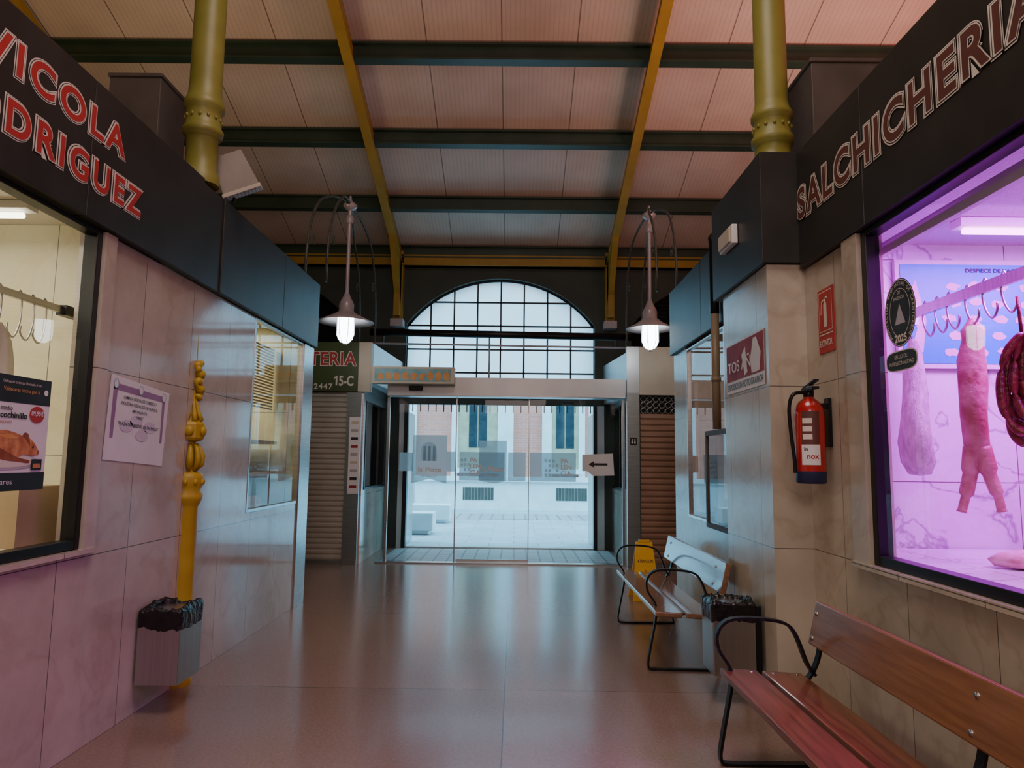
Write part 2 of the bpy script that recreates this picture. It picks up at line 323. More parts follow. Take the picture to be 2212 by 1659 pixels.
def area(name,loc,size,power,col,rot=(0,0,0),sy=None):
    l=bpy.data.lights.new(name,'AREA'); l.energy=power; l.color=col; l.size=size
    if sy: l.shape='RECTANGLE'; l.size_y=sy
    o=bpy.data.objects.new(name,l); o.location=loc; o.rotation_euler=rot; COL.objects.link(o); return o
def sgn(pl): return {'L':1,'R':-1,'F':-1}[pl]
# ------------------------------------------------------------------ SHELL
b=MB(); b.box(-9,9,-3,12.3,-.1,0,'floor'); b.build('floor')
b=MB(); b.box(-2.0,1.6,10.44,11.98,0,.006,'mat'); b.build('door_mat')
def cz(y): return 5.28+.34*(12.2-y)
b=MB(); b.add([(-9,12.5,cz(12.5)),(9,12.5,cz(12.5)),(9,-3,cz(-3)),(-9,-3,cz(-3)),(-9,12.5,cz(12.5)+.1),(9,12.5,cz(12.5)+.1),(9,-3,cz(-3)+.1),(-9,-3,cz(-3)+.1)],[(0,1,2,3),(7,6,5,4),(0,4,5,1),(1,5,6,2),(2,6,7,3),(3,7,4,0)],'ceil'); b.build('ceiling')
g=group('roof_purlins')
b=MB()
for y in (12.1,10.85,9.5,8.15,6.8,5.45,4.1,2.75,1.4):
    z=cz(y)
    b.box(-9,9,y-.02,y+.02,z-.22,z,'green'); b.box(-9,9,y-.075,y+.075,z-.24,z-.215,'green'); b.box(-9,9,y-.075,y+.075,z-.04,z-.015,'green')
b.build('purlin_beams',g)
g=group('roof_rafters')
b=MB()
for x in (-5.85,-2.1,1.65,5.4):
    b.beam((x,12.15,cz(12.15)-.2),(x,-3,cz(-3)-.2),.05,.26,'raft'); b.beam((x,12.15,cz(12.15)-.34),(x,-3,cz(-3)-.34),.13,.03,'raft')
    b.box(x-.08,x+.08,12.04,12.2,3.9,5.2,'raft'); b.box(x-.05,x+.05,11.9,12.05,4.0,5.1,'raft')
    b.add([(x-.05,12.05,4.2),(x+.05,12.05,4.2),(x+.05,11.2,cz(11.2)-.3),(x-.05,11.2,cz(11.2)-.3),(x+.05,12.05,5.1),(x-.05,12.05,5.1)],[(0,1,2,3),(0,3,5),(1,4,2),(0,5,4,1),(3,2,4,5)],'raft')
    b.box(x-.11,x+.11,11.95,12.2,3.82,3.95,'lav')
b.build('rafter_beams',g)
b=MB(); b.box(-9,9,12.04,12.2,4.93,5.13,'raft'); b.box(-9,9,12.0,12.2,4.93,4.96,'raft'); b.build('trim_1')
# arch wall
b=MB()
def seg(c,hw,top,x): 
    R=(hw*hw+.85*.85)/(2*.85); return top-R+math.sqrt(max(R*R-(x-c)**2,0))
arches=[(-.28,1.68,4.75),(-4.63,1.68,4.75),(3.73,1.68,4.75)]
b.box(-9,-6.31,12.2,12.5,0,5.5,'wallg'); b.box(-2.95,-1.96,12.2,12.5,0,5.5,'wallg'); b.box(1.40,2.05,12.2,12.5,0,5.5,'wallg'); b.box(5.41,9,12.2,12.5,0,5.5,'wallg')
for c,hw,top in arches:
    n=28
    for i in range(n):
        x0=c-hw+2*hw*i/n;x1=c-hw+2*hw*(i+1)/n
        z0=seg(c,hw,top,x0);z1=seg(c,hw,top,x1)
        b.hexa([(x0,12.2,z0),(x1,12.2,z1),(x1,12.5,z1),(x0,12.5,z0),(x0,12.2,5.5),(x1,12.2,5.5),(x1,12.5,5.5),(x0,12.5,5.5)],'wallg')
b.box(-1.96,1.40,12.2,12.5,2.56,2.78,'wallg')
for c in (-4.63,3.73): b.box(c-1.68,c+1.68,12.2,12.5,0,2.78,'wallg')
b.build('wall_back')
def archwin(name,c,hw,top,pane,louv=False):
    g=group(name); b=MB()
    n=28; xs=[c-hw+2*hw*i/n for i in range(n+1)]
    for i in range(n):
        b.add([(xs[i],12.36,2.78),(xs[i+1],12.36,2.78),(xs[i+1],12.36,seg(c,hw,top,xs[i+1])),(xs[i],12.36,seg(c,hw,top,xs[i]))],[(0,1,2,3)],pane)
    b.build('pane',g); b=MB()
    b.tube([(x,12.32,seg(c,hw,top,x)-.01) for x in xs],.03,'black',6)
    for i in range(9):
        x=c-hw+2*hw*i/8; b.box(x-.014,x+.014,12.3,12.34,2.78,seg(c,hw,top,x)if 0<i<8 else 3.9,'black')
    for z in (2.8,3.05,3.47,3.90,4.33):
        d=math.sqrt(max(0,((hw*hw+.7225)/1.7)**2-(z-(top-(hw*hw+.7225)/1.7))**2)) if z>3.9 else hw
        b.box(c-d,c+d,12.3,12.34,z-.014,z+.014,'black')
    if louv:
        for k in range(26):
            z=2.85+k*.07
            d=math.sqrt(max(0,((hw*hw+.7225)/1.7)**2-(z-(top-(hw*hw+.7225)/1.7))**2)) if z>3.9 else hw
            if z<4.7: b.add([(c-d,12.26,z),(c+d,12.26,z),(c+d,12.31,z+.05),(c-d,12.31,z+.05)],[(0,1,2,3)],'steel')
    b.build('muntins',g)
archwin('window_1',*arches[0],'frost'); archwin('window_2',*arches[1],'darkglass',True); archwin('window_3',*arches[2],'darkglass',True)
b=MB(); b.box(-9.2,-9,-3,12.5,0,10.6,'hallwall'); b.build('wall_far_left')
b=MB(); b.box(9,9.2,-3,12.5,0,10.6,'hallwall'); b.build('wall_far_right')
b=MB(); b.box(-9.2,9.2,-3.2,-3,0,10.8,'hallwall'); b.build('wall_behind')
# ------------------------------------------------------------------ LEFT STALL
b=MB()
b.box(-2.34,-2.22,-2.5,3.6,0,1.02,'marbleL'); b.box(-2.34,-2.22,3.6,5.81,0,2.69,'marbleL'); b.box(-2.34,-2.22,5.81,7.16,0,1.04,'marbleL')
b.build('wall_left')
def one(name,*a): b=MB(); b.box(*a); return b.build(name)
one('wall_left_stall_end',-6,-2.35,7.38,7.48,0,3.36,'marbleF'); one('wall_left_partition',-6,-2.36,4.4,4.5,0,3.0,'marbleY'); one('wall_left_stall_front',-6,-2.36,-2.5,-2.4,0,3.36,'marbleY'); one('wall_left_stall_rear',-6.1,-6,-2.5,7.48,0,3.36,'interiorw')
one('ceiling_left_stall',-6,-2.36,-2.4,7.38,3.0,3.04,'interiorw'); one('roof_left_stall',-6,-2.35,-2.5,7.48,3.36,3.4,'brownbox')
b=MB(); b.box(-2.345,-2.205,7.16,7.49,0,2.69,'steel'); b.build('trim_2')
b=MB(); b.box(-2.30,-2.195,3.60,3.70,1.02,2.69,'marbleL'); b.box(-2.3,-2.185,-2.5,3.70,1.0,1.025,'marbleL'); b.build('trim_3')
g=group('fascia_left')
b=MB(); e=[-2.5,.5,2.0,3.37,4.63,4.97,6.34,7.5]
for i in range(len(e)-1):
    b.box(-2.34,-2.17+(0 if i!=4 else -.01),e[i]+.003,e[i+1]-.003,2.70,3.42-(.0 if i<4 else .02),'fascia')
b.build('panels',g,.004)
def wallwin(name,x,pl,y0,y1,z0,z1,fw=.06,mat='black',gm='glass'):
    g=group(name); b=MB(); s=sgn(pl)
    xa,xb=sorted((x-.07*s,x+.004*s))
    b.box(xa,xb,y1-fw,y1,z0,z1,mat); b.box(xa,xb,y0,y0+fw,z0,z1,mat); b.box(xa,xb,y0+fw,y1-fw,z0,z0+fw,mat); b.box(xa,xb,y0+fw,y1-fw,z1-fw*.6,z1,mat)
    b.build('frame',g,.003); b=MB(); b.rect(pl,x-.02*s,y0+fw,y1-fw,z0+fw,z1-fw*.6,gm); b.build('pane',g); return g
wallwin('window_4',-2.22,'L',-1.5,3.60,1.03,2.69,.045)
wallwin('window_5',-2.22,'L',5.81,7.16,1.04,2.69,.03,'steel')
# sign lettering
def bigsign(body,pl,d,a,z,h,w,fill,par,align,sp=1.25):
    s=sgn(pl)
    for i,(off,m) in enumerate(((.092,'creamink'),(.066,'fascia'),(.052,'creamink'),(.024,fill))):
        text(body,pl,d+s*(.001+.0012*i),a,z,h,m,par,w=w,align=align,off=off,name='lettering_%d'%i,space=sp)
g=group('avicola_shop_sign')
bigsign('AVICOLA','L',-2.17,3.65,3.13,.145,1.22,'redink',g,'r'); bigsign('RODRIGUEZ','L',-2.17,3.85,2.865,.145,1.42,'redink',g,'r')
# ------------------------------------------------------------------ RIGHT STALL
b=MB()
b.box(1.82,1.94,-2.5,3.6,0,1.0,'marbleR'); b.box(1.82,1.94,3.6,6.0,0,2.72,'marbleR'); b.box(1.82,1.94,6.0,7.35,0,.94,'marbleR'); b.box(1.82,1.94,7.35,7.93,0,2.72,'marbleR')
b.build('wall_right')
one('wall_right_stall_end',1.945,6,7.83,7.93,0,3.42,'marbleF'); one('wall_right_partition',1.945,6,4.32,4.42,0,3.42,'marbleP'); one('wall_right_stall_front',1.945,6,-2.5,-2.4,0,3.42,'marbleP'); one('wall_right_stall_rear',6,6.1,-2.5,7.93,0,3.42,'interiorw')
one('ceiling_butcher',1.945,6,-2.4,4.32,2.9,2.94,'ceilpink'); one('ceiling_right_stall',1.945,6,4.42,7.83,3.0,3.04,'interiorw'); one('roof_right_stall',1.945,6,-2.5,7.93,3.42,3.46,'brownbox')
b=MB(); b.box(1.58,1.82,4.3,5.22,0,2.755,'marbleR'); b.build('wall_pier')
b=MB(); b.box(1.79,1.9,3.58,3.74,1.0,2.72,'marbleR'); b.box(1.78,1.9,-2.5,3.74,.97,1.0,'marbleR'); b.build('trim_4')
g=group('fascia_right')
b=MB(); e=[-2.5,.6,2.05,3.46,4.27]
for i in range(len(e)-1): b.box(1.78,1.94,e[i]+.003,e[i+1]-.003,2.725,3.48,'fascia')
b.box(1.545,1.94,4.27,5.36,2.76,3.49,'fascia'); b.box(1.78,1.94,5.37,6.6,2.725,3.46,'fascia'); b.box(1.78,1.94,6.606,7.95,2.725,3.46,'fascia')
b.build('panels',g,.004)
g=group('salchicheria_shop_sign')
bigsign('SALCHICHERIA','R',1.777,4.25,3.035,.185,2.06,'darkredink',g,'l',1.2)
wallwin('window_6',1.82,'R',-1.5,3.58,1.0,2.72,.05)
wallwin('window_7',1.82,'R',6.0,7.35,.94,2.7,.03,'steel')
# ------------------------------------------------------------------ KIOSKS AT THE DOOR
def shutter(b,x0,x1,y,z0,z1,pitch,m):
    n=int((z1-z0)/pitch); p=(z1-z0)/n
    pr=[]
    for i in range(n): pr+= [(0,z0+i*p),(-.018,z0+i*p+p*.3),(-.018,z0+i*p+p*.7),(0,z0+i*p+p*.9)]
    pr.append((0,z1))
    for i in range(len(pr)-1):
        b.add([(x0,y+pr[i][0],pr[i][1]),(x1,y+pr[i][0],pr[i][1]),(x1,y+pr[i+1][0],pr[i+1][1]),(x0,y+pr[i+1][0],pr[i+1][1])],[(0,1,2,3)],m)
b=MB(); b.box(-8,-2.42,10.17,12.2,0,3.2,'brownbox'); b.box(-2.42,-2.24,10.17,12.2,2.48,3.2,'brownbox'); b.box(-2.34,-2.22,10.16,12.2,0,1.05,'marbleL'); b.box(-2.34,-2.22,10.16,10.3,1.05,2.48,'steel'); b.box(-2.34,-2.22,11.8,12.2,1.05,2.48,'steel'); b.box(-2.34,-2.22,10.3,11.8,2.36,2.48,'steel')
b.build('wall_kiosk_left')
g=group('window_8'); b=MB(); b.rect('L',-2.26,10.3,11.8,1.05,2.36,'glass'); b.build('pane',g); b=MB(); b.box(-2.3,-2.21,10.3,11.8,1.05,1.08,'black');b.box(-2.3,-2.21,10.3,10.34,1.05,2.36,'black'); b.box(-2.3,-2.21,11.76,11.8,1.05,2.36,'black'); b.build('frame',g)
b=MB(); b.add([(-2.11,10.17,2.62),(-2.0,12.2,2.62),(-2.0,12.2,3.2),(-2.11,10.17,3.2),(-2.24,10.17,2.62),(-2.24,12.2,2.62),(-2.24,12.2,3.2),(-2.24,10.17,3.2)],[(0,1,2,3),(4,7,6,5),(0,3,7,4),(0,4,5,1),(3,2,6,7)],'alu'); b.build('trim_5')
g=group('roller_shutter'); b=MB(); shutter(b,-6,-2.46,10.12,.06,2.46,.075,'shutL'); b.box(-6,-2.46,10.08,10.14,0,.06,'steel'); b.build('slats',g)
b=MB(); b.box(-2.45,-2.24,10.06,10.15,0,2.46,'steel'); b.build('trim_6')
g=group('kiosk_sign'); b=MB(); b.box(-8,-2.30,10.06,10.16,2.47,3.2,'signgreen'); b.box(-2.30,-2.11,10.05,10.16,2.47,3.2,'cream'); b.build('board',g,.004)
for i,(off,m) in enumerate(((.065,'creamink'),(.02,'redink'))): text('TERIA','F',10.055-.002*i,-2.34,2.86,.19,m,g,w=.68,align='r',off=off,space=1.12)
# numerals: the 1 is drawn with its flag so that it reads as a digit
text('5-C','F',10.055,-2.37,2.56,.14,'creamink',g,w=.205,align='r',off=.03); text('2447','F',10.055,-2.67,2.505,.08,'creamink',g,w=.27,align='r',off=.02,space=1.15)
b=MB(); b.poly('F',10.055,[(-2.627,2.56),(-2.602,2.56),(-2.602,2.70),(-2.622,2.70),(-2.655,2.672),(-2.655,2.65),(-2.627,2.668)],'creamink'); b.build('numeral_1',g)
# right kiosk
b=MB(); b.box(1.80,8,10.17,12.2,0,3.18,'brownbox'); b.box(1.69,1.8,10.16,12.2,0,1.05,'marbleL'); b.box(1.69,1.8,10.16,10.4,1.05,2.48,'steel'); b.box(1.69,1.8,10.4,12.2,2.4,2.5,'steel'); b.build('wall_kiosk_right')
g=group('window_9'); b=MB(); b.rect('R',1.74,10.4,12.2,1.05,2.4,'glass'); b.build('pane',g); b=MB(); b.box(1.70,1.78,10.4,12.1,1.05,1.09,'black'); b.box(1.7,1.78,11.3,11.34,1.09,2.4,'black'); b.build('frame',g)
b=MB(); b.add([(1.75,10.17,2.5),(1.55,12.2,2.5),(1.55,12.2,3.18),(1.75,10.17,3.18),(1.8,10.17,2.5),(1.8,12.2,2.5),(1.8,12.2,3.18),(1.8,10.17,3.18)],[(0,1,2,3),(4,7,6,5),(0,3,7,4),(0,4,5,1),(3,2,6,7)],'alu'); b.build('trim_7')
b=MB(); b.box(1.62,1.80,10.06,10.15,0,2.5,'steel'); b.box(1.62,1.8,10.06,10.15,2.5,3.18,'alu'); b.build('trim_8')
g=group('roller_shutter'); b=MB(); shutter(b,1.82,6,10.12,.06,2.2,.085,'shutR'); b.box(1.82,6,10.08,10.14,0,.06,'steel')
b.box(1.82,6,10.14,10.16,2.2,2.46,'black')
for i in range(30):
    for k in range(3):
        x=1.87+i*.09; z=2.245+k*.085; b.tube([(x+.042*math.cos(t*math.pi/4),10.12,z+.038*math.sin(t*math.pi/4)) for t in range(8)],.006,'steel',4,closed=True)
b.build('slats',g)
g=group('kiosk_sign'); b=MB(); b.box(1.80,6,10.05,10.16,2.47,3.18,'cream'); b.build('board',g,.004)
# ------------------------------------------------------------------ DOOR (inner sliding, outer)
g=group('door_1')
b=MB(); b.box(-1.87,1.6,10.08,10.34,2.42,2.70,'alu'); b.box(-1.87,1.6,10.07,10.08,2.42,2.435,'steel'); b.build('header',g,.01)
b=MB(); b.box(-2.02,1.62,10.27,10.42,0,.018,'steel'); b.box(-1.9,-1.86,10.28,10.33,.018,2.42,'steel'); b.box(1.58,1.62,10.28,10.33,.018,2.42,'steel')
for x in (-.87,): b.box(x-.008,x+.008,10.29,10.31,.02,2.42,'steel')
b.box(.2,.212,10.36,10.38,.02,2.42,'steel'); b.box(-.85,.2,10.36,10.38,.02,.06,'steel'); b.build('frame',g)
b=MB(); b.rect('F',10.30,-1.85,-.85,.02,2.42,'glassdoor'); b.rect('F',10.37,-.85,.2,.06,2.42,'glassdoor'); b.rect('F',10.30,.21,1.56,.02,2.42,'glassdoor'); b.rect('F',10.30,-2.2,-1.9,.02,2.42,'glassdoor'); b.build('panes',g)
b=MB(); b.box(-1.55,-1.35,10.0,10.08,2.50,2.56,'black'); b.box(.7,.86,10.27,10.3,2.33,2.38,'black'); b.build('sensor',g,.01)
g=group('door_2'); b=MB()
b.box(-1.93,-1.86,12.05,12.2,0,2.46,'black'); b.box(1.36,1.42,12.05,12.2,0,2.46,'black'); b.box(-2.02,-1.93,12.1,12.2,0,2.46,'alu'); b.box(1.42,1.55,12.1,12.2,0,2.46,'alu'); b.box(-1.98,1.5,12.1,12.2,2.46,2.56,'wallg')
b.box(-1.86,1.36,12.1,12.2,0,.02,'steel'); b.box(-1.95,-1.92,12.52,13.3,0,2.35,'steel'); b.box(1.40,1.43,12.52,13.3,0,2.35,'steel')
for k in range(24): b.box(-1.80+k*.135,-1.785+k*.135,12.1,12.14,2.33,2.46,'black')
b.build('frame',g)
g=group('door_stickers')
Y=10.285
b=MB(); b.poly('F',Y,[(-1.50,1.86),(-1.00,1.86),(-1.0,1.15),(-1.25,1.22),(-1.52,1.15)],'film')
b.rect('F',Y,-1.70,-1.50,1.33,1.60,'film'); b.rect('F',Y,-1.0,-.88,1.33,1.62,'film')
b.ell('F',Y-.002,-1.27,1.62,.12,.14,'film2'); b.rect('F',Y-.003,-1.39,-1.15,1.48,1.6,'film2')
for i in range(3): b.rect('F',Y-.004,-1.35+i*.07,-1.31+i*.07,1.48,1.7,'film')
b.build('film_banner',g)
b=MB(); b.rect('F',Y+.07,-.82,-.15,1.2,1.62,'film'); b.poly('F',Y+.065,[(-.53,1.79),(-.12,1.79),(-.12,1.2),(-.3,1.16),(-.53,1.2)],'film'); b.build('film_banner_2',g)
b=MB(); b.rect('F',Y,.22,.9,1.2,1.62,'film'); b.rect('F',Y,-.10,.16,1.2,1.62,'film')
b.build('film_banner_3',g)
b=MB()
for i in range(4):
    for k in range(4):
        if (i*3+k)%5!=2: b.rect('F',Y-.004,.44+i*.055,.48+i*.055,1.27+k*.07,1.315+k*.07,'film2')
for i in range(3):
    for k in range(4):
        if (i+k)%4!=1: b.rect('F',Y+.06,-.8+i*.05,-.765+i*.05,1.27+k*.07,1.315+k*.07,'film2')
b.build('plain_mark',g)
text('la Plaza','F',Y-.004,-1.42,1.32,.07,'white',g,w=.34,off=.02); text('de abastos','F',Y-.004,-1.38,1.25,.03,'white',g,w=.24)
text('la Plaza','F',Y+.062,-.5,1.34,.07,'white',g,w=.34,off=.02); text('de abastos','F',Y+.062,-.45,1.27,.03,'white',g,w=.24)
for i,t in enumerate(('PA','LEN','CIA')):
    text(t,'F',Y-.004,.68,1.47-i*.09,.065,'white',g,off=.03); text(t,'F',Y+.06,-.66,1.47-i*.09,.065,'white',g,off=.03)
g=group('arrow_notice'); b=MB(); b.poly('F',10.26,[(.99,1.60),(1.44,1.62),(1.46,1.30),(1.15,1.29),(1.06,1.36),(.99,1.36)],'paper')
b.poly('F',10.255,[(1.08,1.46),(1.16,1.505),(1.16,1.475),(1.36,1.475),(1.36,1.445),(1.16,1.445),(1.16,1.415)],'blackink'); b.build('sheet',g)
g=group('toilet_sign'); b=MB(); b.rect('F',10.055,1.66,1.76,1.74,1.85,'blackink'); 
for x in (1.69,1.73): b.ell('F',10.053,x,1.82,.009,.011,'white',12); b.poly('F',10.053,[(x-.013,1.765),(x+.013,1.765),(x+.006,1.808),(x-.006,1.808)],'white')
b.build('plate',g)
g=group('air_curtain'); b=MB(); b.box(-2.07,-.88,9.86,10.04,2.58,2.82,'cream'); b.rect('F',9.857,-2.02,-.93,2.61,2.79,'teal')
rq=random.Random(11)
for i in range(9):
    x=-1.97+i*.118; b.poly('F',9.855,[(x,2.63+rq.uniform(0,.03)),(x+.06,2.62),(x+.09,2.68+rq.uniform(-.03,.03)),(x+.05,2.77-rq.uniform(0,.05)),(x-.01,2.72)],'orange')
b.build('housing',g)
g=group('notice_strip'); b=MB(); b.rect('F',10.054,-2.40,-2.24,1.0,2.1,'paper')
for i in range(9): b.rect('F',10.052,-2.37,-2.27,2.0-i*.115,2.04-i*.115,['cream','greyink','blackink','maroon','greyink'][i%5])
b.build('sheet',g)
g=group('overhead_pipe'); b=MB(); b.tube([(-2.2,10.3,3.40),(1.75,10.3,3.36)],.055,'black',10); b.tube([(-2.15,10.25,3.22),(1.75,10.25,3.19)],.015,'lav',6); b.tube([(-.4,10.3,3.34),(-.4,10.3,2.7)],.014,'lav',6)
for x in (-2.0,-.4,1.5): b.tube([(x,10.3,3.2),(x,10.3,3.4)],.012,'black',6)
b.build('pipe',g)
# ------------------------------------------------------------------ EXTERIOR
b=MB(); b.box(-30,30,12.5,60,-.12,-.02,'pave'); b.box(-20,20,18.2,20.0,-.03,-.01,'paveband'); b.build('plaza_ground')
g=group('brick_building'); b=MB(); b.box(-14,14,22,26,0,9,'brick'); b.box(-14,14,21.8,22,-.02,.85,'stone'); b.box(-14,14,21.7,22,.85,1.0,'stone')
for x0,x1 in ((-3.7,-3.15),(-2.0,-1.8),(-.55,-.05),(.85,1.15),(2.0,2.2),(3.9,4.3),(-6,-5.5),(-5.0,-4.8)): b.box(x0,x1,21.88,22,1.0,4.6,'stone')
for x0,x1 in ((-1.8,-.55),(1.15,2.0),(-4.8,-3.7),(2.9,3.9)):
    b.box(x0,x1,21.93,22,1.25,3.9,'tan'); xm=(x0+x1)/2; b.box(xm-.28,xm-.02,21.91,21.93,1.9,3.8,'darkglass'); b.box(xm+.02,xm+.28,21.91,21.93,1.9,3.8,'darkglass'); b.box(x0-.1,x1+.1,21.8,22,1.1,1.25,'stone')
for x0 in (-1.6,1.3,-4.3): 
    b.box(x0,x0+.95,21.78,21.8,.28,.66,'brownbox')
    for i in range(9): b.box(x0+.05+i*.1,x0+.07+i*.1,21.77,21.78,.28,.66,'steel')
b.box(-14,14,21.6,22,4.6,4.9,'stone'); b.build('facade',g)
g=group('street_lamp'); b=MB(); b.tube([(1.85,17,-.02),(1.85,17,4.6)],[.06,.045],'white',10); b.tube([(1.85,17,4.5),(1.3,17,4.7)],.03,'white'); b.box(1.05,1.4,16.9,17.1,4.66,4.74,'white'); b.build('post',g)
g=group('street_lamp'); b=MB(); b.tube([(-2.75,19,-.02),(-2.75,19,4.6)],[.06,.045],'white',10); b.tube([(-2.75,19,4.5),(-2.2,19,4.7)],.03,'white'); b.box(-2.3,-1.95,18.9,19.1,4.66,4.74,'white'); b.build('post',g)
for x0,y0 in ((-2.95,14.3),(-2.85,16.9)):
    g=group('concrete_bench'); b=MB(); b.box(x0,x0+1.3,y0,y0+.6,.06,.42,'stone'); b.box(x0+.08,x0+1.22,y0+.06,y0+.54,-.02,.06,'stone'); b.build('block',g,.02)
# ------------------------------------------------------------------ COLUMNS
g=group('iron_column')
b=MB(); c=(-2.28,4.78,0)
b.lathe(c,[(.13,3.43),(.13,3.50),(.105,3.54),(.108,3.78),(.135,3.80),(.14,3.84),(.122,3.86),(.122,3.98),(.14,4.0),(.14,4.03),(.13,4.06),(.115,4.10),(.11,4.2),(.105,7.7)],'colgreen',28)
for i in range(14):
    a=2*math.pi*i/14; b.ball((c[0]+.122*math.cos(a),c[1]+.122*math.sin(a),3.92),(.012,.012,.016),'colgreen',8,5)
b.build('shaft',g)
b=MB(); c=(-2.235,4.78,0)
b.lathe(c,[(.10,0),(.10,.05),(.082,.08),(.076,1.16),(.085,1.18),(.10,1.21),(.105,1.24),(.085,1.27),(.10,1.30),(.105,1.36),(.095,1.385),(.055,1.40),(.05,1.45),(.045,1.58),(.035,1.60),(.05,1.73),(.05,1.76),(.022,1.92),(.018,2.14),(.012,2.69)],'yellow',24)
for i in range(10):
    a=2*math.pi*i/10; b.ball((c[0]+.10*math.cos(a),c[1]+.10*math.sin(a),1.33),(.016,.016,.022),'yellow',8,5)
# acanthus bulge below the block
for i in range(10):
    a=2*math.pi*i/10+.2; ca,sa=math.cos(a),math.sin(a)
    b.tube([(c[0]+r_*ca,c[1]+r_*sa,z_) for r_,z_ in ((.05,1.41),(.082,1.45),(.088,1.50),(.070,1.555),(.045,1.59))],[.012,.022,.022,.016,.008],'yellow',6)
b.lathe(c,[(.04,1.60),(.085,1.615),(.095,1.63),(.095,1.72),(.085,1.735),(.04,1.76)],'yellow',8,False)
b.ball((c[0]+.095,c[1]-.01,1.675),(.02,.034,.034),'yellow',14,8); b.ball((c[0]+.03,c[1]-.095,1.675),(.034,.02,.034),'yellow',14,8)
for i in range(8):
    a=2*math.pi*i/8; ca,sa=math.cos(a),math.sin(a)
    b.tube([(c[0]+r_*ca,c[1]+r_*sa,z_) for r_,z_ in ((.07,1.745),(.052,1.79),(.035,1.85),(.022,1.91))],[.018,.018,.012,.006],'yellow',6)
# scrolled leaf on top
b.tube(cr([(c[0]+.03,c[1],1.90),(c[0]+.05,c[1]+.03,1.95),(c[0]+.035,c[1]-.025,2.0),(c[0]+.05,c[1]+.025,2.05),(c[0]+.035,c[1]-.02,2.10),(c[0]+.03,c[1],2.16)],6),[.022+.010*math.sin(i*1.0) for i in range(31)],'yellow',8)
b.ball((c[0]+.04,c[1]+.028,1.945),(.025,.022,.03),'yellow'); b.ball((c[0]+.04,c[1]-.024,2.105),(.022,.02,.026),'yellow'); b.ball((c[0]+.04,c[1]+.02,2.15),(.02,.016,.02),'yellow')
b.build('ornament',g)
g=group('iron_column'); b=MB(); c=(1.765,4.62,0)
b.lathe(c,[(.14,3.50),(.14,3.56),(.12,3.60),(.12,3.68),(.14,3.70),(.14,3.74),(.125,3.76),(.125,3.86),(.14,3.88),(.14,3.91),(.12,3.95),(.11,4.0),(.108,7.8)],'colgreen',28)
for i in range(14):
    a=2*math.pi*i/14; b.ball((c[0]+.125*math.cos(a),c[1]+.125*math.sin(a),3.81),(.012,.012,.016),'colgreen',8,5)
b.build('shaft',g)
g=group('roof_box'); b=MB(); b.box(-3.0,-2.62,4.80,5.2,3.40,4.28,'brownbox'); b.box(-3.01,-2.61,4.79,5.21,4.26,4.29,'brownbox'); b.build('casing',g,.006)
g=group('roof_box'); b=MB(); b.box(2.0,2.8,4.5,5.3,3.46,4.26,'brownbox'); b.box(1.99,2.81,4.49,5.31,4.24,4.27,'brownbox'); b.build('casing',g,.006)
# speaker
g=group('loudspeaker'); g.location=(-2.15,5.05,3.645); g.rotation_euler=(math.radians(14),math.radians(-24),math.radians(10)); g.scale=(.92,.92,.92)
b=MB(); b.hexa([(-.15,-.10,-.16),(.15,-.10,-.16),(.15,.10,-.16),(-.15,.10,-.16),(-.12,-.09,.14),(.12,-.09,.14),(.12,.09,.14),(-.12,.09,.14)],'speakerc'); b.box(-.16,.16,-.11,.11,-.18,-.15,'cream')
for i in range(10): b.box(-.14+i*.03,-.125+i*.03,-.09,.09,-.187,-.18,'greyink')
b.build('cabinet',g,.008); b=MB(); b.tube([(-.02,0,-.1),(-.10,.02,-.21)],.012,'iron'); b.tube([(-.17,0,0),(-.19,0,0),(-.17,.0,-.17)],.008,'iron'); b.build('bracket',g)
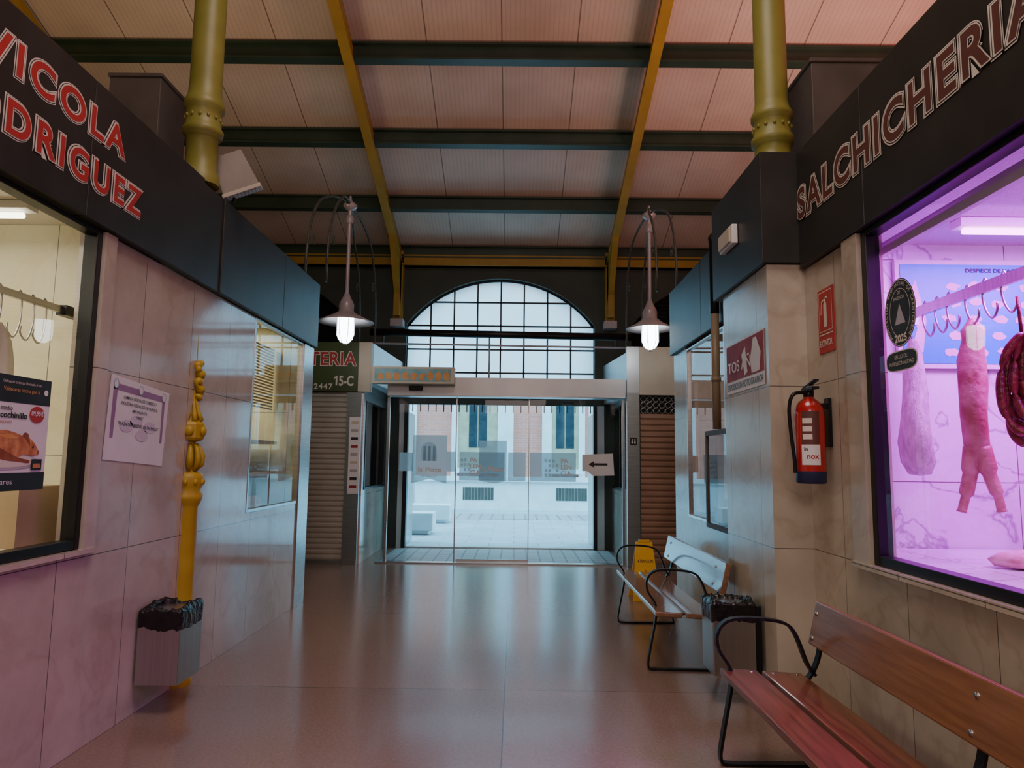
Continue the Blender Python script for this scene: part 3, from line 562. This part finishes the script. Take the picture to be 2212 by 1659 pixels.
# ------------------------------------------------------------------ PENDANT LAMPS on arched iron frames
def lamp(X,y0,y1,z0,z1,r):
    ym=(y0+y1)/2; zt=4.80
    g=group('arched_lantern'); b=MB()
    for dx in (-.13,.10):
        pts=[]
        for i in range(33):
            t=math.pi*i/32; y=ym-(y1-y0)/2*math.cos(t); base=z0+(z1-z0)*i/32
            k=abs(math.cos(t)); x=X+dx*min(1,k*1.6)
            pts.append((x,y,base+(zt-base)*math.sin(t)**.75))
        b.tube(pts,.015,'arch',6)
        for sg,yy in ((1,y0+.25),(-1,y1-.25)):
            sp=[]
            for i in range(20):
                a=i*.5; rr=.012+.0035*i; sp.append((X+dx,yy+sg*rr*math.cos(a),z0+.55+rr*math.sin(a)))
            b.tube(sp,.006,'arch',5)
    b.build('arches',g)
    b=MB(); b.lathe((X,ym,0),[(.01,4.72),(.05,4.73),(.09,4.77),(.09,4.80),(.05,4.83),(.02,4.86),(.012,4.92)],'lav',20)
    b.lathe((X,ym,0),[(.024,3.58),(.024,4.73)],'lav',12); b.lathe((X,ym,0),[(.045,4.55),(.05,4.58),(.05,4.62),(.03,4.66)],'lav',12)
    b.lathe((X,ym,0),[(.03,3.62),(.055,3.56),(.085,3.50),(.095,3.47),(.095,3.38),(.12,3.36),(r*.6,3.31),(r,3.245),(r,3.235),(r*.6,3.295),(.12,3.34),(.08,3.34)],'lav',32,cap=False)
    b.build('shade',g)
    b=MB(); b.lathe((X,ym,0),[(.10,3.33),(.105,3.08),(.09,3.02),(.05,2.98),(.01,2.965)],'bulb',20); b.build('lit_glass',g)
    b=MB()
    for i in range(6):
        a=i*math.pi/3; b.tube([(X+.113*math.cos(a),ym+.113*math.sin(a),3.34),(X+.113*math.cos(a),ym+.113*math.sin(a),3.07),(X+.06*math.cos(a),ym+.06*math.sin(a),2.975)],.004,'lav',4)
    b.lathe((X,ym,0),[(.025,2.965),(.03,2.95),(.01,2.94)],'lav',10); b.build('guard',g)
    return g
lamp(-2.19,7.42,10.12,3.42,3.22,.35)
lamp(1.76,7.90,10.12,3.47,3.20,.31)
# ------------------------------------------------------------------ BENCHES
def bench(y0,y1,xf,wm,wb,frames,mid=None):
    g=group('park_bench'); x=xf
    b=MB()
    b.hexa([(x,y0,.425),(x+.19,y0,.415),(x+.19,y1,.415),(x,y1,.425),(x,y0,.46),(x+.19,y0,.45),(x+.19,y1,.45),(x,y1,.46)],wm)
    b.hexa([(x+.215,y0,.413),(x+.42,y0,.403),(x+.42,y1,.403),(x+.215,y1,.413),(x+.215,y0,.448),(x+.42,y0,.438),(x+.42,y1,.438),(x+.215,y1,.448)],wm)
    b.build('seat_slats',g,.008)
    b=MB(); b.hexa([(x+.455,y0,.585),(x+.495,y0,.58),(x+.495,y1,.58),(x+.455,y1,.585),(x+.505,y0,.80),(x+.545,y0,.79),(x+.545,y1,.79),(x+.505,y1,.80)],wb)
    b.build('back_slat',g,.008)
    b=MB()
    for y in frames+([mid] if mid else []):
        if y!=mid:
            A=cr([(x+.50,.008),(x+.25,.008),(x+.03,.008),(x-.015,.035),(x+.0,.15),(x+.045,.38),(x+.04,.47),(x-.015,.56),(x-.02,.64),(x+.03,.70),(x+.14,.715),(x+.30,.70),(x+.37,.65),(x+.43,.50),(x+.47,.44)],6)
            b.ribbon([(q[0],q[1]) for q in A],y,.04,.014,'iron')
            Cc=cr([(x+.42,.40),(x+.44,.25),(x+.50,.03),(x+.50,.008)],6); b.ribbon(Cc,y,.04,.012,'iron')
        B=cr([(x+.535,.78),(x+.505,.60),(x+.48,.50),(x+.43,.42),(x+.36,.395),(x+.05,.405)],6)
        b.ribbon(B,y,.04,.012,'iron')
        for zz in (.62,.74): b.tube([(x+.455+(zz-.585)*.23-.004,y,zz),(x+.463+(zz-.585)*.23,y,zz)],.012,'steel',8)
        for xx in (.05,.15,.26,.38): b.tube([(x+xx,y,.44),(x+xx,y,.4625-xx*.05)],.009,'steel',8)
    b.build('iron_frame',g)
    return g
bench(1.05,3.70,1.06,'wood','woodb',[1.18,3.66],2.42)
bench(5.02,6.90,1.0,'woodg','woodg',[5.24,6.72])
# ------------------------------------------------------------------ BINS
def bin_(x0,x1,y0,y1,z0,z1,seed,legs=False):
    g=group('waste_bin'); b=MB(); b.box(x0,x1,y0,y1,z0,z1,'steelB')
    if legs:
        b.box(x1,x1+.035,y0-.005,y0+.03,z0,z1,'black'); b.box(x1,x1+.035,y1-.03,y1,0,z1,'black')
    b.build('body',g,.006)
    b=MB(); n=200; cx=(x0+x1)/2;cy=(y0+y1)/2;hx=(x1-x0)/2;hy=(y1-y0)/2
    rs=random.Random(seed); K=[2,3,5,11,17,26,37]; W=[1,.8,.6,.35,.3,.25,.2]
    P=[(k,rs.uniform(0,6.28),w_) for k,w_ in zip(K,W)]
    def fold(a,ph): return sum(q*math.sin(k*a+p+ph*(1+i*.3)) for i,(k,p,q) in enumerate(P))/1.8
    v=[];f=[]
    #  outward offset, height, fold amplitude, height wobble
    lv=[(.0035,-.10,.0008,.014),(.005,-.07,.0018,.008),(.006,-.035,.0025,.003),(.006,-.008,.002,.001),(.005,.006,.002,.002),(.001,.016,.003,.006),(-.006,.024,.004,.012),(-.016,.026,.005,.016),(-.026,.012,.006,.010),(-.036,-.02,.006,.006),(-.045,-.12,.006,.004)]
    for li,(o,dz,am,wz) in enumerate(lv):
        for i in range(n):
            a=2*math.pi*i/n; c=math.cos(a);s=math.sin(a)
            k=1/((abs(c)**18+abs(s)**18)**(1/18)); F_=fold(a,li*.25); 
            e_=o+am*F_
            if li<5: e_=max(e_,.0022)
            v.append((cx+c*k*(hx+e_),cy+s*k*(hy+e_),z1+dz+wz*fold(a*1.0+2,li*.4)))
    for l in range(len(lv)-1):
        for i in range(n): f.append((l*n+i,l*n+(i+1)%n,(l+1)*n+(i+1)%n,(l+1)*n+i))
    f.append(tuple((len(lv)-1)*n+i for i in range(n)))
    b.add(v,f,'bag',True); b.build('bin_bag',g)
bin_(-2.205,-1.955,4.2,4.5,.17,.585,3)
bin_(1.255,1.525,4.50,4.76,.18,.61,8,True)
# ------------------------------------------------------------------ FIRE EXTINGUISHER
g=group('fire_extinguisher'); b=MB(); c=(1.70,4.02,0)
b.lathe(c,[(.075,1.39),(.083,1.40),(.083,1.46)],'navy',28); b.lathe(c,[(.083,1.46),(.083,1.78),(.078,1.82),(.06,1.855),(.035,1.875),(.025,1.89)],'red',28)
b.lathe(c,[(.028,1.885),(.03,1.90),(.03,1.925),(.02,1.93)],'black',16); b.build('cylinder',g)
b=MB(); b.box(c[0]-.02,c[0]+.02,c[1]-.10,c[1]+.05,1.925,1.94,'black'); b.beam((c[0],c[1]+.05,1.94),(c[0],c[1]-.11,1.975),.03,.008,'black'); b.box(c[0]-.012,c[0]+.012,c[1]-.03,c[1]+.03,1.92,1.95,'steel')
b.tube(cr([(c[0]-.02,c[1]-.02,1.91),(c[0]-.10,c[1]-.04,1.90),(c[0]-.125,c[1]-.03,1.83),(c[0]-.118,c[1]-.02,1.7),(c[0]-.10,c[1]-.02,1.52),(c[0]-.098,c[1]-.02,1.45)]),.011,'black',8)
b.box(c[0]+.02,1.818,c[1]-.015,c[1]+.015,1.82,1.85,'black'); b.box(1.80,1.818,c[1]-.03,c[1]+.03,1.6,1.88,'black'); b.build('valve_hose',g)
b=MB(); a0=math.radians(215); a1=math.radians(285)
b.lathe(c,[(.0838,1.56),(.0838,1.80)],'darkredink',14,cap=False,a0=a0,a1=a1); b.lathe(c,[(.0843,1.495),(.0843,1.61)],'paper',14,cap=False,a0=a0,a1=a1)
for k in range(3): b.lathe(c,[(.0845,1.73-k*.045),(.0845,1.76-k*.045)],'creamink',8,cap=False,a0=a0+.1,a1=a1-.5)
b.build('label',g)
text('nox','F',0,0,1.53,.03,'redink',g,align='l',off=.02,bend=(c[0],c[1],.0848,math.radians(235))); text('in','F',0,0,1.575,.022,'blackink',g,off=.02,bend=(c[0],c[1],.0848,math.radians(225)))
g=group('extinguisher_sign'); b=MB(); b.box(1.813,1.819,3.91,4.11,2.15,2.53,'redink'); b.rect('R',1.8115,3.925,4.095,2.275,2.515,'creamink'); b.rect('R',1.811,3.93,4.09,2.28,2.51,'redink')
b.rect('R',1.8095,3.99,4.03,2.30,2.43,'creamink'); b.ell('R',1.8094,4.01,2.43,.02,.02,'creamink',16); b.rect('R',1.8093,4.0,4.02,2.44,2.475,'creamink'); b.rect('R',1.8093,3.975,4.02,2.468,2.478,'creamink'); b.poly('R',1.8093,[(4.02,2.46),(4.05,2.45),(4.06,2.38),(4.068,2.38),(4.056,2.458),(4.02,2.47)],'creamink')
b.rect('R',1.8115,3.925,4.095,2.255,2.262,'creamink'); b.build('plate',g)
text('EXTINTOR','R',1.8105,4.01,2.19,.035,'creamink',g,w=.155,align='c',off=.03)
# emergency light
g=group('emergency_light'); b=MB()
b.box(1.50,1.543,4.72,5.02,3.03,3.17,'white'); b.box(1.485,1.50,4.74,5.00,3.045,3.155,'cream'); b.build('housing',g,.025)
# posters
g=group('exhibition_poster'); b=MB(); b.rect('R',1.575,4.36,5.15,2.0,2.36,'paper'); b.rect('R',1.5735,4.37,5.14,2.09,2.35,'maroon')
for pts in ([(4.45,2.1),(4.6,2.1),(4.62,2.2),(4.56,2.33),(4.5,2.33),(4.42,2.22)],[(4.68,2.12),(4.74,2.1),(4.8,2.25),(4.72,2.3)]): b.poly('R',1.572,pts,'creamink')
b.build('sheet',g); text('EXPOSICION FOTOGRAFICA','R',1.572,4.755,2.025,.045,'blackink',g,w=.74,align='c',off=.01); text('TOS AÑO','R',1.571,5.10,2.15,.075,'creamink',g,w=.6,off=.02)
g=group('notice_case'); b=MB(); x0,x1=1.70,1.815
b.box(x0,x1,5.46,5.50,.94,1.78,'brownbox'); b.box(x0,x1,6.20,6.24,.94,1.78,'brownbox'); b.box(x0,x1,5.5,6.2,.94,.98,'brownbox'); b.box(x0,x1,5.5,6.2,1.74,1.78,'brownbox'); b.rect('R',x1-.02,5.5,6.2,.98,1.74,'greyink'); b.rect('R',x1-.025,5.6,6.0,1.2,1.6,'paper'); b.rect('R',x0+.012,5.5,6.2,.98,1.74,'glass'); b.build('case',g)
g=group('drain_pipe'); b=MB(); b.tube([(1.735,5.98,1.79),(1.735,5.98,2.8)],.036,'pipeTan',14); b.tube(cr([(1.735,5.98,2.8),(1.735,5.98,3.40),(1.74,6.0,3.49),(1.82,6.0,3.53),(1.95,6.0,3.53)]),.04,'black',14); b.tube([(1.735,5.98,2.2),(1.735,5.98,2.24)],.042,'pipeTan',14); b.build('pipe',g)
# certificate
g=group('chamber_certificate')
b=MB(); b.poly('L',-2.216,[(3.74,1.48),(4.38,1.44),(4.42,1.90),(3.77,1.95)],'paper')
b.poly('L',-2.2145,[(3.79,1.60),(3.82,1.60),(3.84,1.90),(3.80,1.90)],'purpleink'); b.poly('L',-2.2145,[(3.80,1.87),(4.36,1.835),(4.365,1.87),(3.80,1.905)],'purpleink'); b.poly('L',-2.2145,[(4.33,1.58),(4.355,1.58),(4.365,1.85),(4.335,1.85)],'purpleink')
for cx_,cz_ in ((3.95,1.67),(4.05,1.70),(4.2,1.67),(4.12,1.62)): b.ell('L',-2.2142,cx_,cz_,.07,.035,'palepurple',14)
for cx_,cz_ in ((3.82,1.90),(4.08,1.885),(4.35,1.865)): b.ell('L',-2.2135,cx_,cz_,.025,.028,'paper',20); b.ring('L',-2.213,cx_,cz_,.025,.028,.005,'teal',20)
b.build('sheet',g)
for i,(t,w,h) in enumerate((('CAMARA OFICIAL DE COMERCIO',.36,.017),('INDUSTRIA Y SERVICIOS DE PALENCIA',.40,.017),('MEDALLA DE',.16,.016),('"ORO"',.08,.016),('"PLAZA DE ABASTOS DE PALENCIA"',.44,.018))):
    text(t,'L',-2.213,4.08,1.815-i*.034-(0.015 if i>3 else 0),h,'blackink',g,w=w,align='c',off=.01,tilt=-.05)
# ------------------------------------------------------------------ WET FLOOR SIGN
g=group('wet_floor_sign'); b=MB()
x0,x1,y=1.30,1.60,7.72; H=.62
for s_ in (0,1):
    yb=y+ (0 if s_==0 else .34); yt=y+.17
    b.hexa([(x0,yb,0),(x1,yb,0),(x1,yb+.02,0),(x0,yb+.02,0),(x0+.06,yt-.01,H),(x1-.06,yt-.01,H),(x1-.06,yt+.01,H),(x0+.06,yt+.01,H)],'wetyellow')
b.box(x0+.09,x1-.09,yt-.02,yt+.02,H-.01,H+.02,'wetyellow')
b.build('boards',g,.004)
def wf(x,z): return (x,y+.17*z/H-.006,z)
b=MB(); b.add([wf(1.37,.14),wf(1.53,.14),wf(1.45,.33)],[(0,1,2)],'redink'); b.add([(p[0],p[1]-.002,p[2]) for p in (wf(1.395,.155),wf(1.505,.155),wf(1.45,.29))],[(0,1,2)],'wetyellow')
b.add([(p[0],p[1]-.004,p[2]) for p in (wf(1.42,.165),wf(1.44,.165),wf(1.475,.22),wf(1.45,.24))],[(0,1,2,3)],'blackink'); b.build('pictogram',g)
t=text('ATENCION','F',0,0,0,.032,'blackink',g,w=.17,align='c',off=.02)
for v in t.data.vertices:
    z=.40+v.co.z; v.co=Vector((1.45+v.co.x,y+.17*z/H-.008,z))
# ------------------------------------------------------------------ BUTCHER WINDOW (right)
g=group('beef_cuts_poster'); b=MB(); b.box(2.38,3.9,4.28,4.31,2.10,2.79,'white'); b.rect('F',4.276,2.41,3.87,2.13,2.76,'blueink')
rnd=random.Random(3)
def blob(cx_,cz_,ra,rz): b.poly('F',4.274,[(cx_+ra*math.cos(2*math.pi*i/12)*rnd.uniform(.65,1.1),cz_+rz*math.sin(2*math.pi*i/12)*rnd.uniform(.65,1.1)) for i in range(12)],'pinkink')
b.poly('F',4.274,[(2.45,2.2),(2.5,2.35),(2.43,2.5),(2.5,2.66),(2.54,2.5),(2.56,2.4),(2.53,2.2)],'pinkink')
for r_ in range(5):
    for k in range(8): blob(2.72+k*.15+rnd.uniform(-.02,.02),2.20+r_*.105+rnd.uniform(-.01,.01),.05,.03)
b.build('board',g); text('DESPIECE DE VACUNO','F',4.273,3.02,2.71,.024,'blackink',g,w=.40,off=.02,align='c')
g=group('meat_rail'); b=MB(); b.box(2.41,2.43,.5,4.25,2.39,2.45,'steelH'); b.box(2.36,2.48,4.22,4.27,2.36,2.48,'steelH'); b.build('bar',g)
b=MB()
for y in (4.05,3.93,3.82,3.66,3.52,3.38,3.2,3.05,2.9):
    b.tube(cr([(2.42,y-.02,2.43),(2.42,y,2.465),(2.42,y+.02,2.43),(2.42,y+.025,2.36),(2.42,y+.0,2.29),(2.42,y-.04,2.25),(2.42,y-.075,2.28),(2.42,y-.08,2.32)],5),.006,'steel',6)
b.build('hooks',g)
def hang(name,c,prof,m,wob=.12,n=26,fx=1,fy=1):
    g=group(name); b=MB(); b.lathe(c,prof,m,n); o=b.build('flesh',g)
    r=random.Random(len(name))
    ph=[r.uniform(0,6) for _ in range(4)]
    for v in o.data.vertices:
        a=math.atan2(v.co.y-c[1],v.co.x-c[0]); k=1+wob*math.sin(2*a+v.co.z*9+ph[0])+wob*.6*math.sin(3*a-v.co.z*17+ph[1])
        v.co.x=c[0]+(v.co.x-c[0])*k*fx+.012*math.sin(v.co.z*7+ph[2]); v.co.y=c[1]+(v.co.y-c[1])*k*fy+.01*math.sin(v.co.z*5+ph[3])
    b=MB(); zt=prof[-1][1]; b.tube([(c[0],c[1],c[2]+zt-.02),(c[0],c[1],2.30)],.006,'steel',6); b.build('hook',g)
    return g
hang('wrapped_ham',(2.36,4.10,0),[(.01,1.44),(.06,1.45),(.095,1.52),(.105,1.64),(.09,1.78),(.075,1.92),(.06,2.05),(.045,2.16),(.03,2.22),(.02,2.25)],'hamnet',fx=.85)
g=hang('lamb_carcass',(2.42,3.66,0),[(.02,1.47),(.045,1.50),(.062,1.62),(.068,1.76),(.066,1.92),(.06,2.06),(.045,2.17),(.055,2.22),(.03,2.26),(.02,2.28)],'ham')
o=MB(); o.tube(cr([(2.41,3.68,1.60),(2.395,3.69,1.46),(2.37,3.70,1.34),(2.345,3.70,1.26)]),[.045]*6+[.035]*6+[.022]*6+[.026],'ham',12); o.tube(cr([(2.43,3.64,1.60),(2.455,3.63,1.46),(2.485,3.62,1.35),(2.50,3.62,1.27)]),[.045]*6+[.032]*6+[.022]*6+[.026],'ham',12); o.build('shanks',g)
# strings of chorizo: nested U loops hanging from one hook
g=group('chorizo_string'); b=MB(); rr=random.Random(5)
ux,uy=.80,-.60; vx_,vy_=.60,.80
for i in range(8):
    w=[.105,.06,.09,.035,.10,.055,.08,.03][i]; dp=(i-3.5)*.022; zb=[1.66,1.74,1.60,1.80,1.70,1.63,1.77,1.70][i]; sh=rr.uniform(-.015,.015)
    def P_(u,z): return (2.44+ux*(u+sh)+vx_*dp,3.30+uy*(u+sh)+vy_*dp,z)
    pts=cr([P_(-.01,2.13),P_(-w*.7,2.04),P_(-w,1.92),P_(-w*.95,zb+.10),P_(-w*.5,zb+.01),P_(0,zb),P_(w*.5,zb+.01),P_(w*.95,zb+.10),P_(w,1.92),P_(w*.7,2.04),P_(.01,2.13)],6)
    b.tube(pts,[.006+.0155*abs(math.sin(math.pi*(k+i*2)/10.0))**.45 for k in range(len(pts))],'chorizo',9)
b.tube([(2.43,3.30,2.1),(2.42,3.30,2.32)],.008,'chorizo',6); b.build('sausages',g)
g=group('display_counter'); b=MB(); b.box(1.96,3.0,.2,4.3,.9,1.0,'marbleP'); b.box(2.0,2.96,.25,4.25,0,.9,'marbleP'); b.build('counter',g)
g=group('meat_cut'); b=MB(); b.lathe((2.50,3.50,1.0),[(.02,0),(.12,.01),(.14,.04),(.10,.075),(.05,.09),(.01,.095)],'meat',20)
o=b.build('flesh',g)
for v in o.data.vertices: a=math.atan2(v.co.y-3.50,v.co.x-2.5); v.co.x=2.55+(v.co.x-2.5)*(1.3+.2*math.sin(3*a)); v.co.y=3.50+(v.co.y-3.50)*(.8+.15*math.cos(5*a))
g=group('window_track'); b=MB(); b.box(1.96,1.99,.5,4.3,2.62,2.66,'white'); b.box(2.02,2.05,.5,4.3,2.66,2.70,'white'); b.box(2.08,2.11,.5,4.3,2.72,2.76,'white'); b.build('rails',g)
g=group('strip_light'); b=MB(); b.box(2.5,3.9,3.80,3.90,2.85,2.895,'white'); b.build('batten',g); b=MB(); b.tube([(2.54,3.85,2.83),(3.86,3.85,2.83)],.018,'tube',10); b.build('lit_tube',g)
g=group('strip_light'); b=MB(); b.box(2.5,3.9,1.9,2.0,2.85,2.895,'white'); b.build('batten',g); b=MB(); b.tube([(2.54,1.95,2.83),(3.86,1.95,2.83)],.018,'tube',10); b.build('lit_tube',g)
g=group('butcher_guild_sticker'); b=MB(); d=1.830
b.ell('R',d,3.265,2.225,.135,.165,'blackink'); b.ring('R',d-.001,3.265,2.225,.131,.161,.004,'creamink'); b.ring('R',d-.001,3.265,2.225,.088,.118,.003,'creamink')
b.poly('R',d-.001,[(3.22,2.17),(3.31,2.17),(3.265,2.27)],'greyink'); b.build('sticker_mark',g); b=MB()
pp=[]
for i in range(40):
    t=2*math.pi*i/40; c_=math.cos(t); s_=math.sin(t); pp.append((3.27+.135*math.copysign(abs(c_)**.5,c_),1.995+.05*math.copysign(abs(s_)**.7,s_)))
b.poly('R',d-.001,pp,'creamink'); b.poly('R',d-.002,[(3.27+(a-3.27)*.94,1.995+(z-1.995)*.88) for a,z in pp],'blackink'); b.build('sticker',g)
text('SELLO DE','R',d-.003,3.27,2.005,.018,'creamink',g,w=.11,align='c'); text('PROFESIONALIDAD','R',d-.003,3.27,1.975,.018,'creamink',g,w=.21,align='c')
text('2025','R',d-.002,3.265,2.085,.034,'creamink',g,w=.10,align='c',off=.03); text('DE','R',d-.002,3.265,2.315,.016,'creamink',g,align='c'); text('PALENCIA','R',d-.002,3.265,2.288,.017,'creamink',g,w=.09,align='c')
s='ASOCIACION PROVINCIAL DE CARNICEROS'
for i,ch in enumerate(s):
    if ch==' ': continue
    th=math.radians(228-276*i/(len(s)-1)); a=3.265-.108*math.cos(th); z=2.225+.138*math.sin(th)
    text(ch,'R',d-.002,a,z-.006,.017,'creamink',g,align='c',off=.01,tilt=th-math.pi/2)
# ------------------------------------------------------------------ LEFT SHOP WINDOW CONTENT
g=group('poultry_rail'); b=MB(); b.box(-2.72,-2.70,.5,4.05,2.34,2.38,'steel'); b.box(-2.78,-2.66,4.3,4.39,2.28,2.42,'black'); b.box(-2.74,-2.68,4.05,4.3,2.33,2.39,'black'); b.build('bar',g)
b=MB()
for y in (3.9,3.8,3.7,3.55): b.tube(cr([(-2.71,y-.02,2.36),(-2.71,y,2.39),(-2.71,y+.02,2.36),(-2.71,y+.02,2.22),(-2.71,y-.02,2.13),(-2.71,y-.07,2.16),(-2.71,y-.07,2.2)],5),.005,'steel',6)
b.build('hooks',g)
g=group('hanging_apron'); b=MB(); b.lathe((-2.71,3.58,0),[(.09,1.90),(.085,2.0),(.065,2.1),(.03,2.16),(.01,2.19)],'rope',28,cap=False); o=b.build('cloth',g)
for v in o.data.vertices: a=math.atan2(v.co.y-3.58,v.co.x+2.71); k=1+.22*math.sin(7*a); v.co.x=-2.71+(v.co.x+2.71)*k*.5; v.co.y=3.58+(v.co.y-3.58)*k
g=group('shop_counter'); b=MB(); b.box(-3.2,-2.36,.2,4.3,.9,1.0,'marbleY'); b.box(-3.15,-2.42,.25,4.25,0,.9,'marbleY'); b.build('counter',g)
g=group('display_boxes'); b=MB(); b.box(-2.62,-2.50,3.45,3.58,1.34,1.60,'speck'); b.box(-2.75,-2.42,3.42,3.8,1.0,1.34,'cardb'); b.build('boxes',g)
g=group('soap_bottle'); b=MB(); b.lathe((-2.42,3.02,1.0),[(.03,0),(.032,.08),(.02,.1),(.012,.11),(.012,.13)],'white',14); b.tube([(-2.42,3.02,1.13),(-2.42,3.02,1.16),(-2.39,3.02,1.16)],.006,'white',6); b.build('bottle',g)
g=group('tape_roll'); b=MB(); b.lathe((-2.42,3.33,1.0),[(.03,0),(.055,0),(.055,.05),(.03,.05),(.03,0)],'cream',20,cap=False); b.build('roll',g)
g=group('suckling_pig_poster'); d=-2.225
b=MB(); b.rect('L',d,2.72,3.30,1.34,1.85,'paper'); b.rect('L',d+.001,2.72,3.30,1.73,1.85,'blackink'); b.rect('L',d+.001,2.72,3.30,1.34,1.42,'blackink')
b.ell('L',d+.002,3.05,1.468,.20,.035,'greyink'); b.ell('L',d+.0025,3.05,1.472,.18,.028,'creamink')
def smooth(pts): return [(p[0],p[1]) for p in cr(pts+[pts[0]],5)][:-1]
b.poly('L',d+.003,smooth([(2.90,1.50),(2.92,1.56),(2.99,1.605),(3.07,1.60),(3.13,1.585),(3.19,1.57),(3.235,1.53),(3.245,1.505),(3.20,1.495),(3.15,1.50),(3.10,1.485),(2.98,1.48)]),'pig')
b.poly('L',d+.0035,smooth([(2.96,1.49),(3.04,1.475),(3.12,1.468),(3.18,1.462),(3.185,1.475),(3.11,1.488),(3.05,1.51),(2.98,1.53)]),'pigd')
b.poly('L',d+.0036,smooth([(3.13,1.585),(3.16,1.565),(3.185,1.54),(3.17,1.59),(3.145,1.60)]),'pigd'); b.ell('L',d+.0036,3.205,1.535,.006,.006,'blackink',10); b.ell('L',d+.0036,3.24,1.512,.008,.010,'pigd',12)
b.poly('L',d+.0036,smooth([(2.98,1.585),(3.05,1.59),(3.10,1.575),(3.04,1.57)]),'orange')
b.ell('L',d+.003,3.215,1.685,.05,.038,'redink'); b.rect('L',d+.005,3.20,3.27,1.43,1.48,'blackink'); b.rect('L',d+.006,3.21,3.26,1.44,1.46,'pig'); b.build('sheet',g)
text('medio','L',d+.003,2.985,1.695,.020,'blackink',g,off=.01); text('cochinillo','L',d+.003,2.985,1.662,.026,'blackink',g,w=.165,off=.03); text('cocinado','L',d+.003,2.985,1.638,.014,'redink',g)
text('89,95€','L',d+.005,3.215,1.68,.02,'white',g,w=.08,align='c',off=.02)
text('Disfruta de tu tiempo libre todo el año','L',d+.003,3.23,1.815,.013,'creamink',g,w=.245,align='r'); text('Valdecares cocina por ti','L',d+.003,3.22,1.78,.018,'orange',g,w=.23,align='r'); text('valdecares','L',d+.003,3.09,1.37,.024,'white',g,w=.19,align='r')
b=MB(); b.ell('L',d+.003,3.265,1.79,.014,.014,'white',16); b.build('plain_mark',g)
# deli display behind the second left window and fittings of far-right stall
g=group('deli_display'); b=MB()
for k in range(3): b.box(-3.3,-2.5,5.7,7.3,1.0+k*.32,1.03+k*.32,'cream')
for k in range(10): b.box(-2.95,-2.6,5.75+k*.15,5.86+k*.15,1.03,1.12,'orange')
for k in range(22): b.box(-2.60,-2.58,5.6,7.34,2.0+k*.03,2.015+k*.03,'cream')
b.box(-3.3,-2.5,5.7,7.3,0,1.0,'marbleY'); b.build('shelves',g)
g=group('shop_shelf'); b=MB()
for k in range(4): b.box(2.5,3.2,6.0,7.4,.9+k*.4,.93+k*.4,'cream')
b.box(2.5,3.2,6.0,7.4,0,.9,'marbleP'); b.build('shelves',g)
g=group('strip_light'); b=MB(); b.box(-4.0,-2.9,3.95,4.05,2.95,2.995,'white'); b.build('batten',g); b=MB(); b.tube([(-3.95,4.0,2.92),(-2.95,4.0,2.92)],.018,'tubeW',10); b.build('lit_tube',g)
# ------------------------------------------------------------------ LIGHTS
area('pink_shop_lamp',(3.1,3.3,2.80),1.6,125,(.66,.035,1.0),(math.radians(18),0,0),.5)
area('pink_shop_lamp_2',(3.4,1.5,2.80),1.6,75,(.78,.12,1.0),(0,math.radians(-12),0),1.2)
area('left_shop_lamp',(-3.6,2.2,2.88),1.4,78,(1,.90,.68),(0,0,0),3.4)
area('deli_lamp',(-3.3,6.4,2.9),1.0,40,(1,.98,.58))
area('right_far_shop_lamp',(3.2,6.2,2.9),1.0,20,(1,.7,.65))
area('red_ceiling_fill',(6.2,4.0,3.6),2.5,240,(1,.24,.20),(math.pi,0,0))  # added light without a fixture, tints the right ceiling salmon
area('warm_ceiling_fill',(-5.5,4.5,3.6),2.5,26,(1,.70,.22),(math.pi,0,0))  # added fill, gives the left ceiling a yellowish tint
area('ceiling_fill_left',(-3.6,6.4,3.6),1.2,24,(1,.76,.50),(math.pi,0,0))  # unseen fill added behind the fascia to brighten the ceiling
area('ceiling_fill_right',(3.6,6.6,3.6),1.2,66,(1,.66,.58),(math.pi,0,0))  # pinker ceiling fill, also added and hidden by the fascia
area('hall_fill_1',(0,2.0,7.2),2.5,175,(1,.82,.76))  # overhead fill added for general brightness, no fixture there
area('hall_fill_2',(0,-2.0,4.0),2.0,80,(1,.78,.72),(math.radians(70),0,0))  # added fill from behind the camera, not a lamp of the hall
# ------------------------------------------------------------------ WORLD
w=bpy.data.worlds.new('w'); SC.world=w; w.use_nodes=True; bg=w.node_tree.nodes['Background']; bg.inputs[0].default_value=(.27,.70,1,1); bg.inputs[1].default_value=7.6
# ------------------------------------------------------------------ CAMERA
cam=bpy.data.cameras.new('camera'); co=bpy.data.objects.new('camera',cam); COL.objects.link(co); SC.camera=co
cam.sensor_width=36; cam.lens=1500/2212*36; cam.clip_start=.05
th=math.radians(6.293); ya=math.radians(.303); rho=.012
F=Vector((-math.sin(ya)*math.cos(th),math.cos(ya)*math.cos(th),math.sin(th))); Rt=Vector((math.cos(ya),math.sin(ya),0)); U=Rt.cross(F)
R2=Rt*math.cos(rho)+U*math.sin(rho); U2=U*math.cos(rho)-Rt*math.sin(rho)
mt=Matrix((( R2.x,U2.x,-F.x,0),(R2.y,U2.y,-F.y,0),(R2.z,U2.z,-F.z,1.5),(0,0,0,1))); co.matrix_world=mt
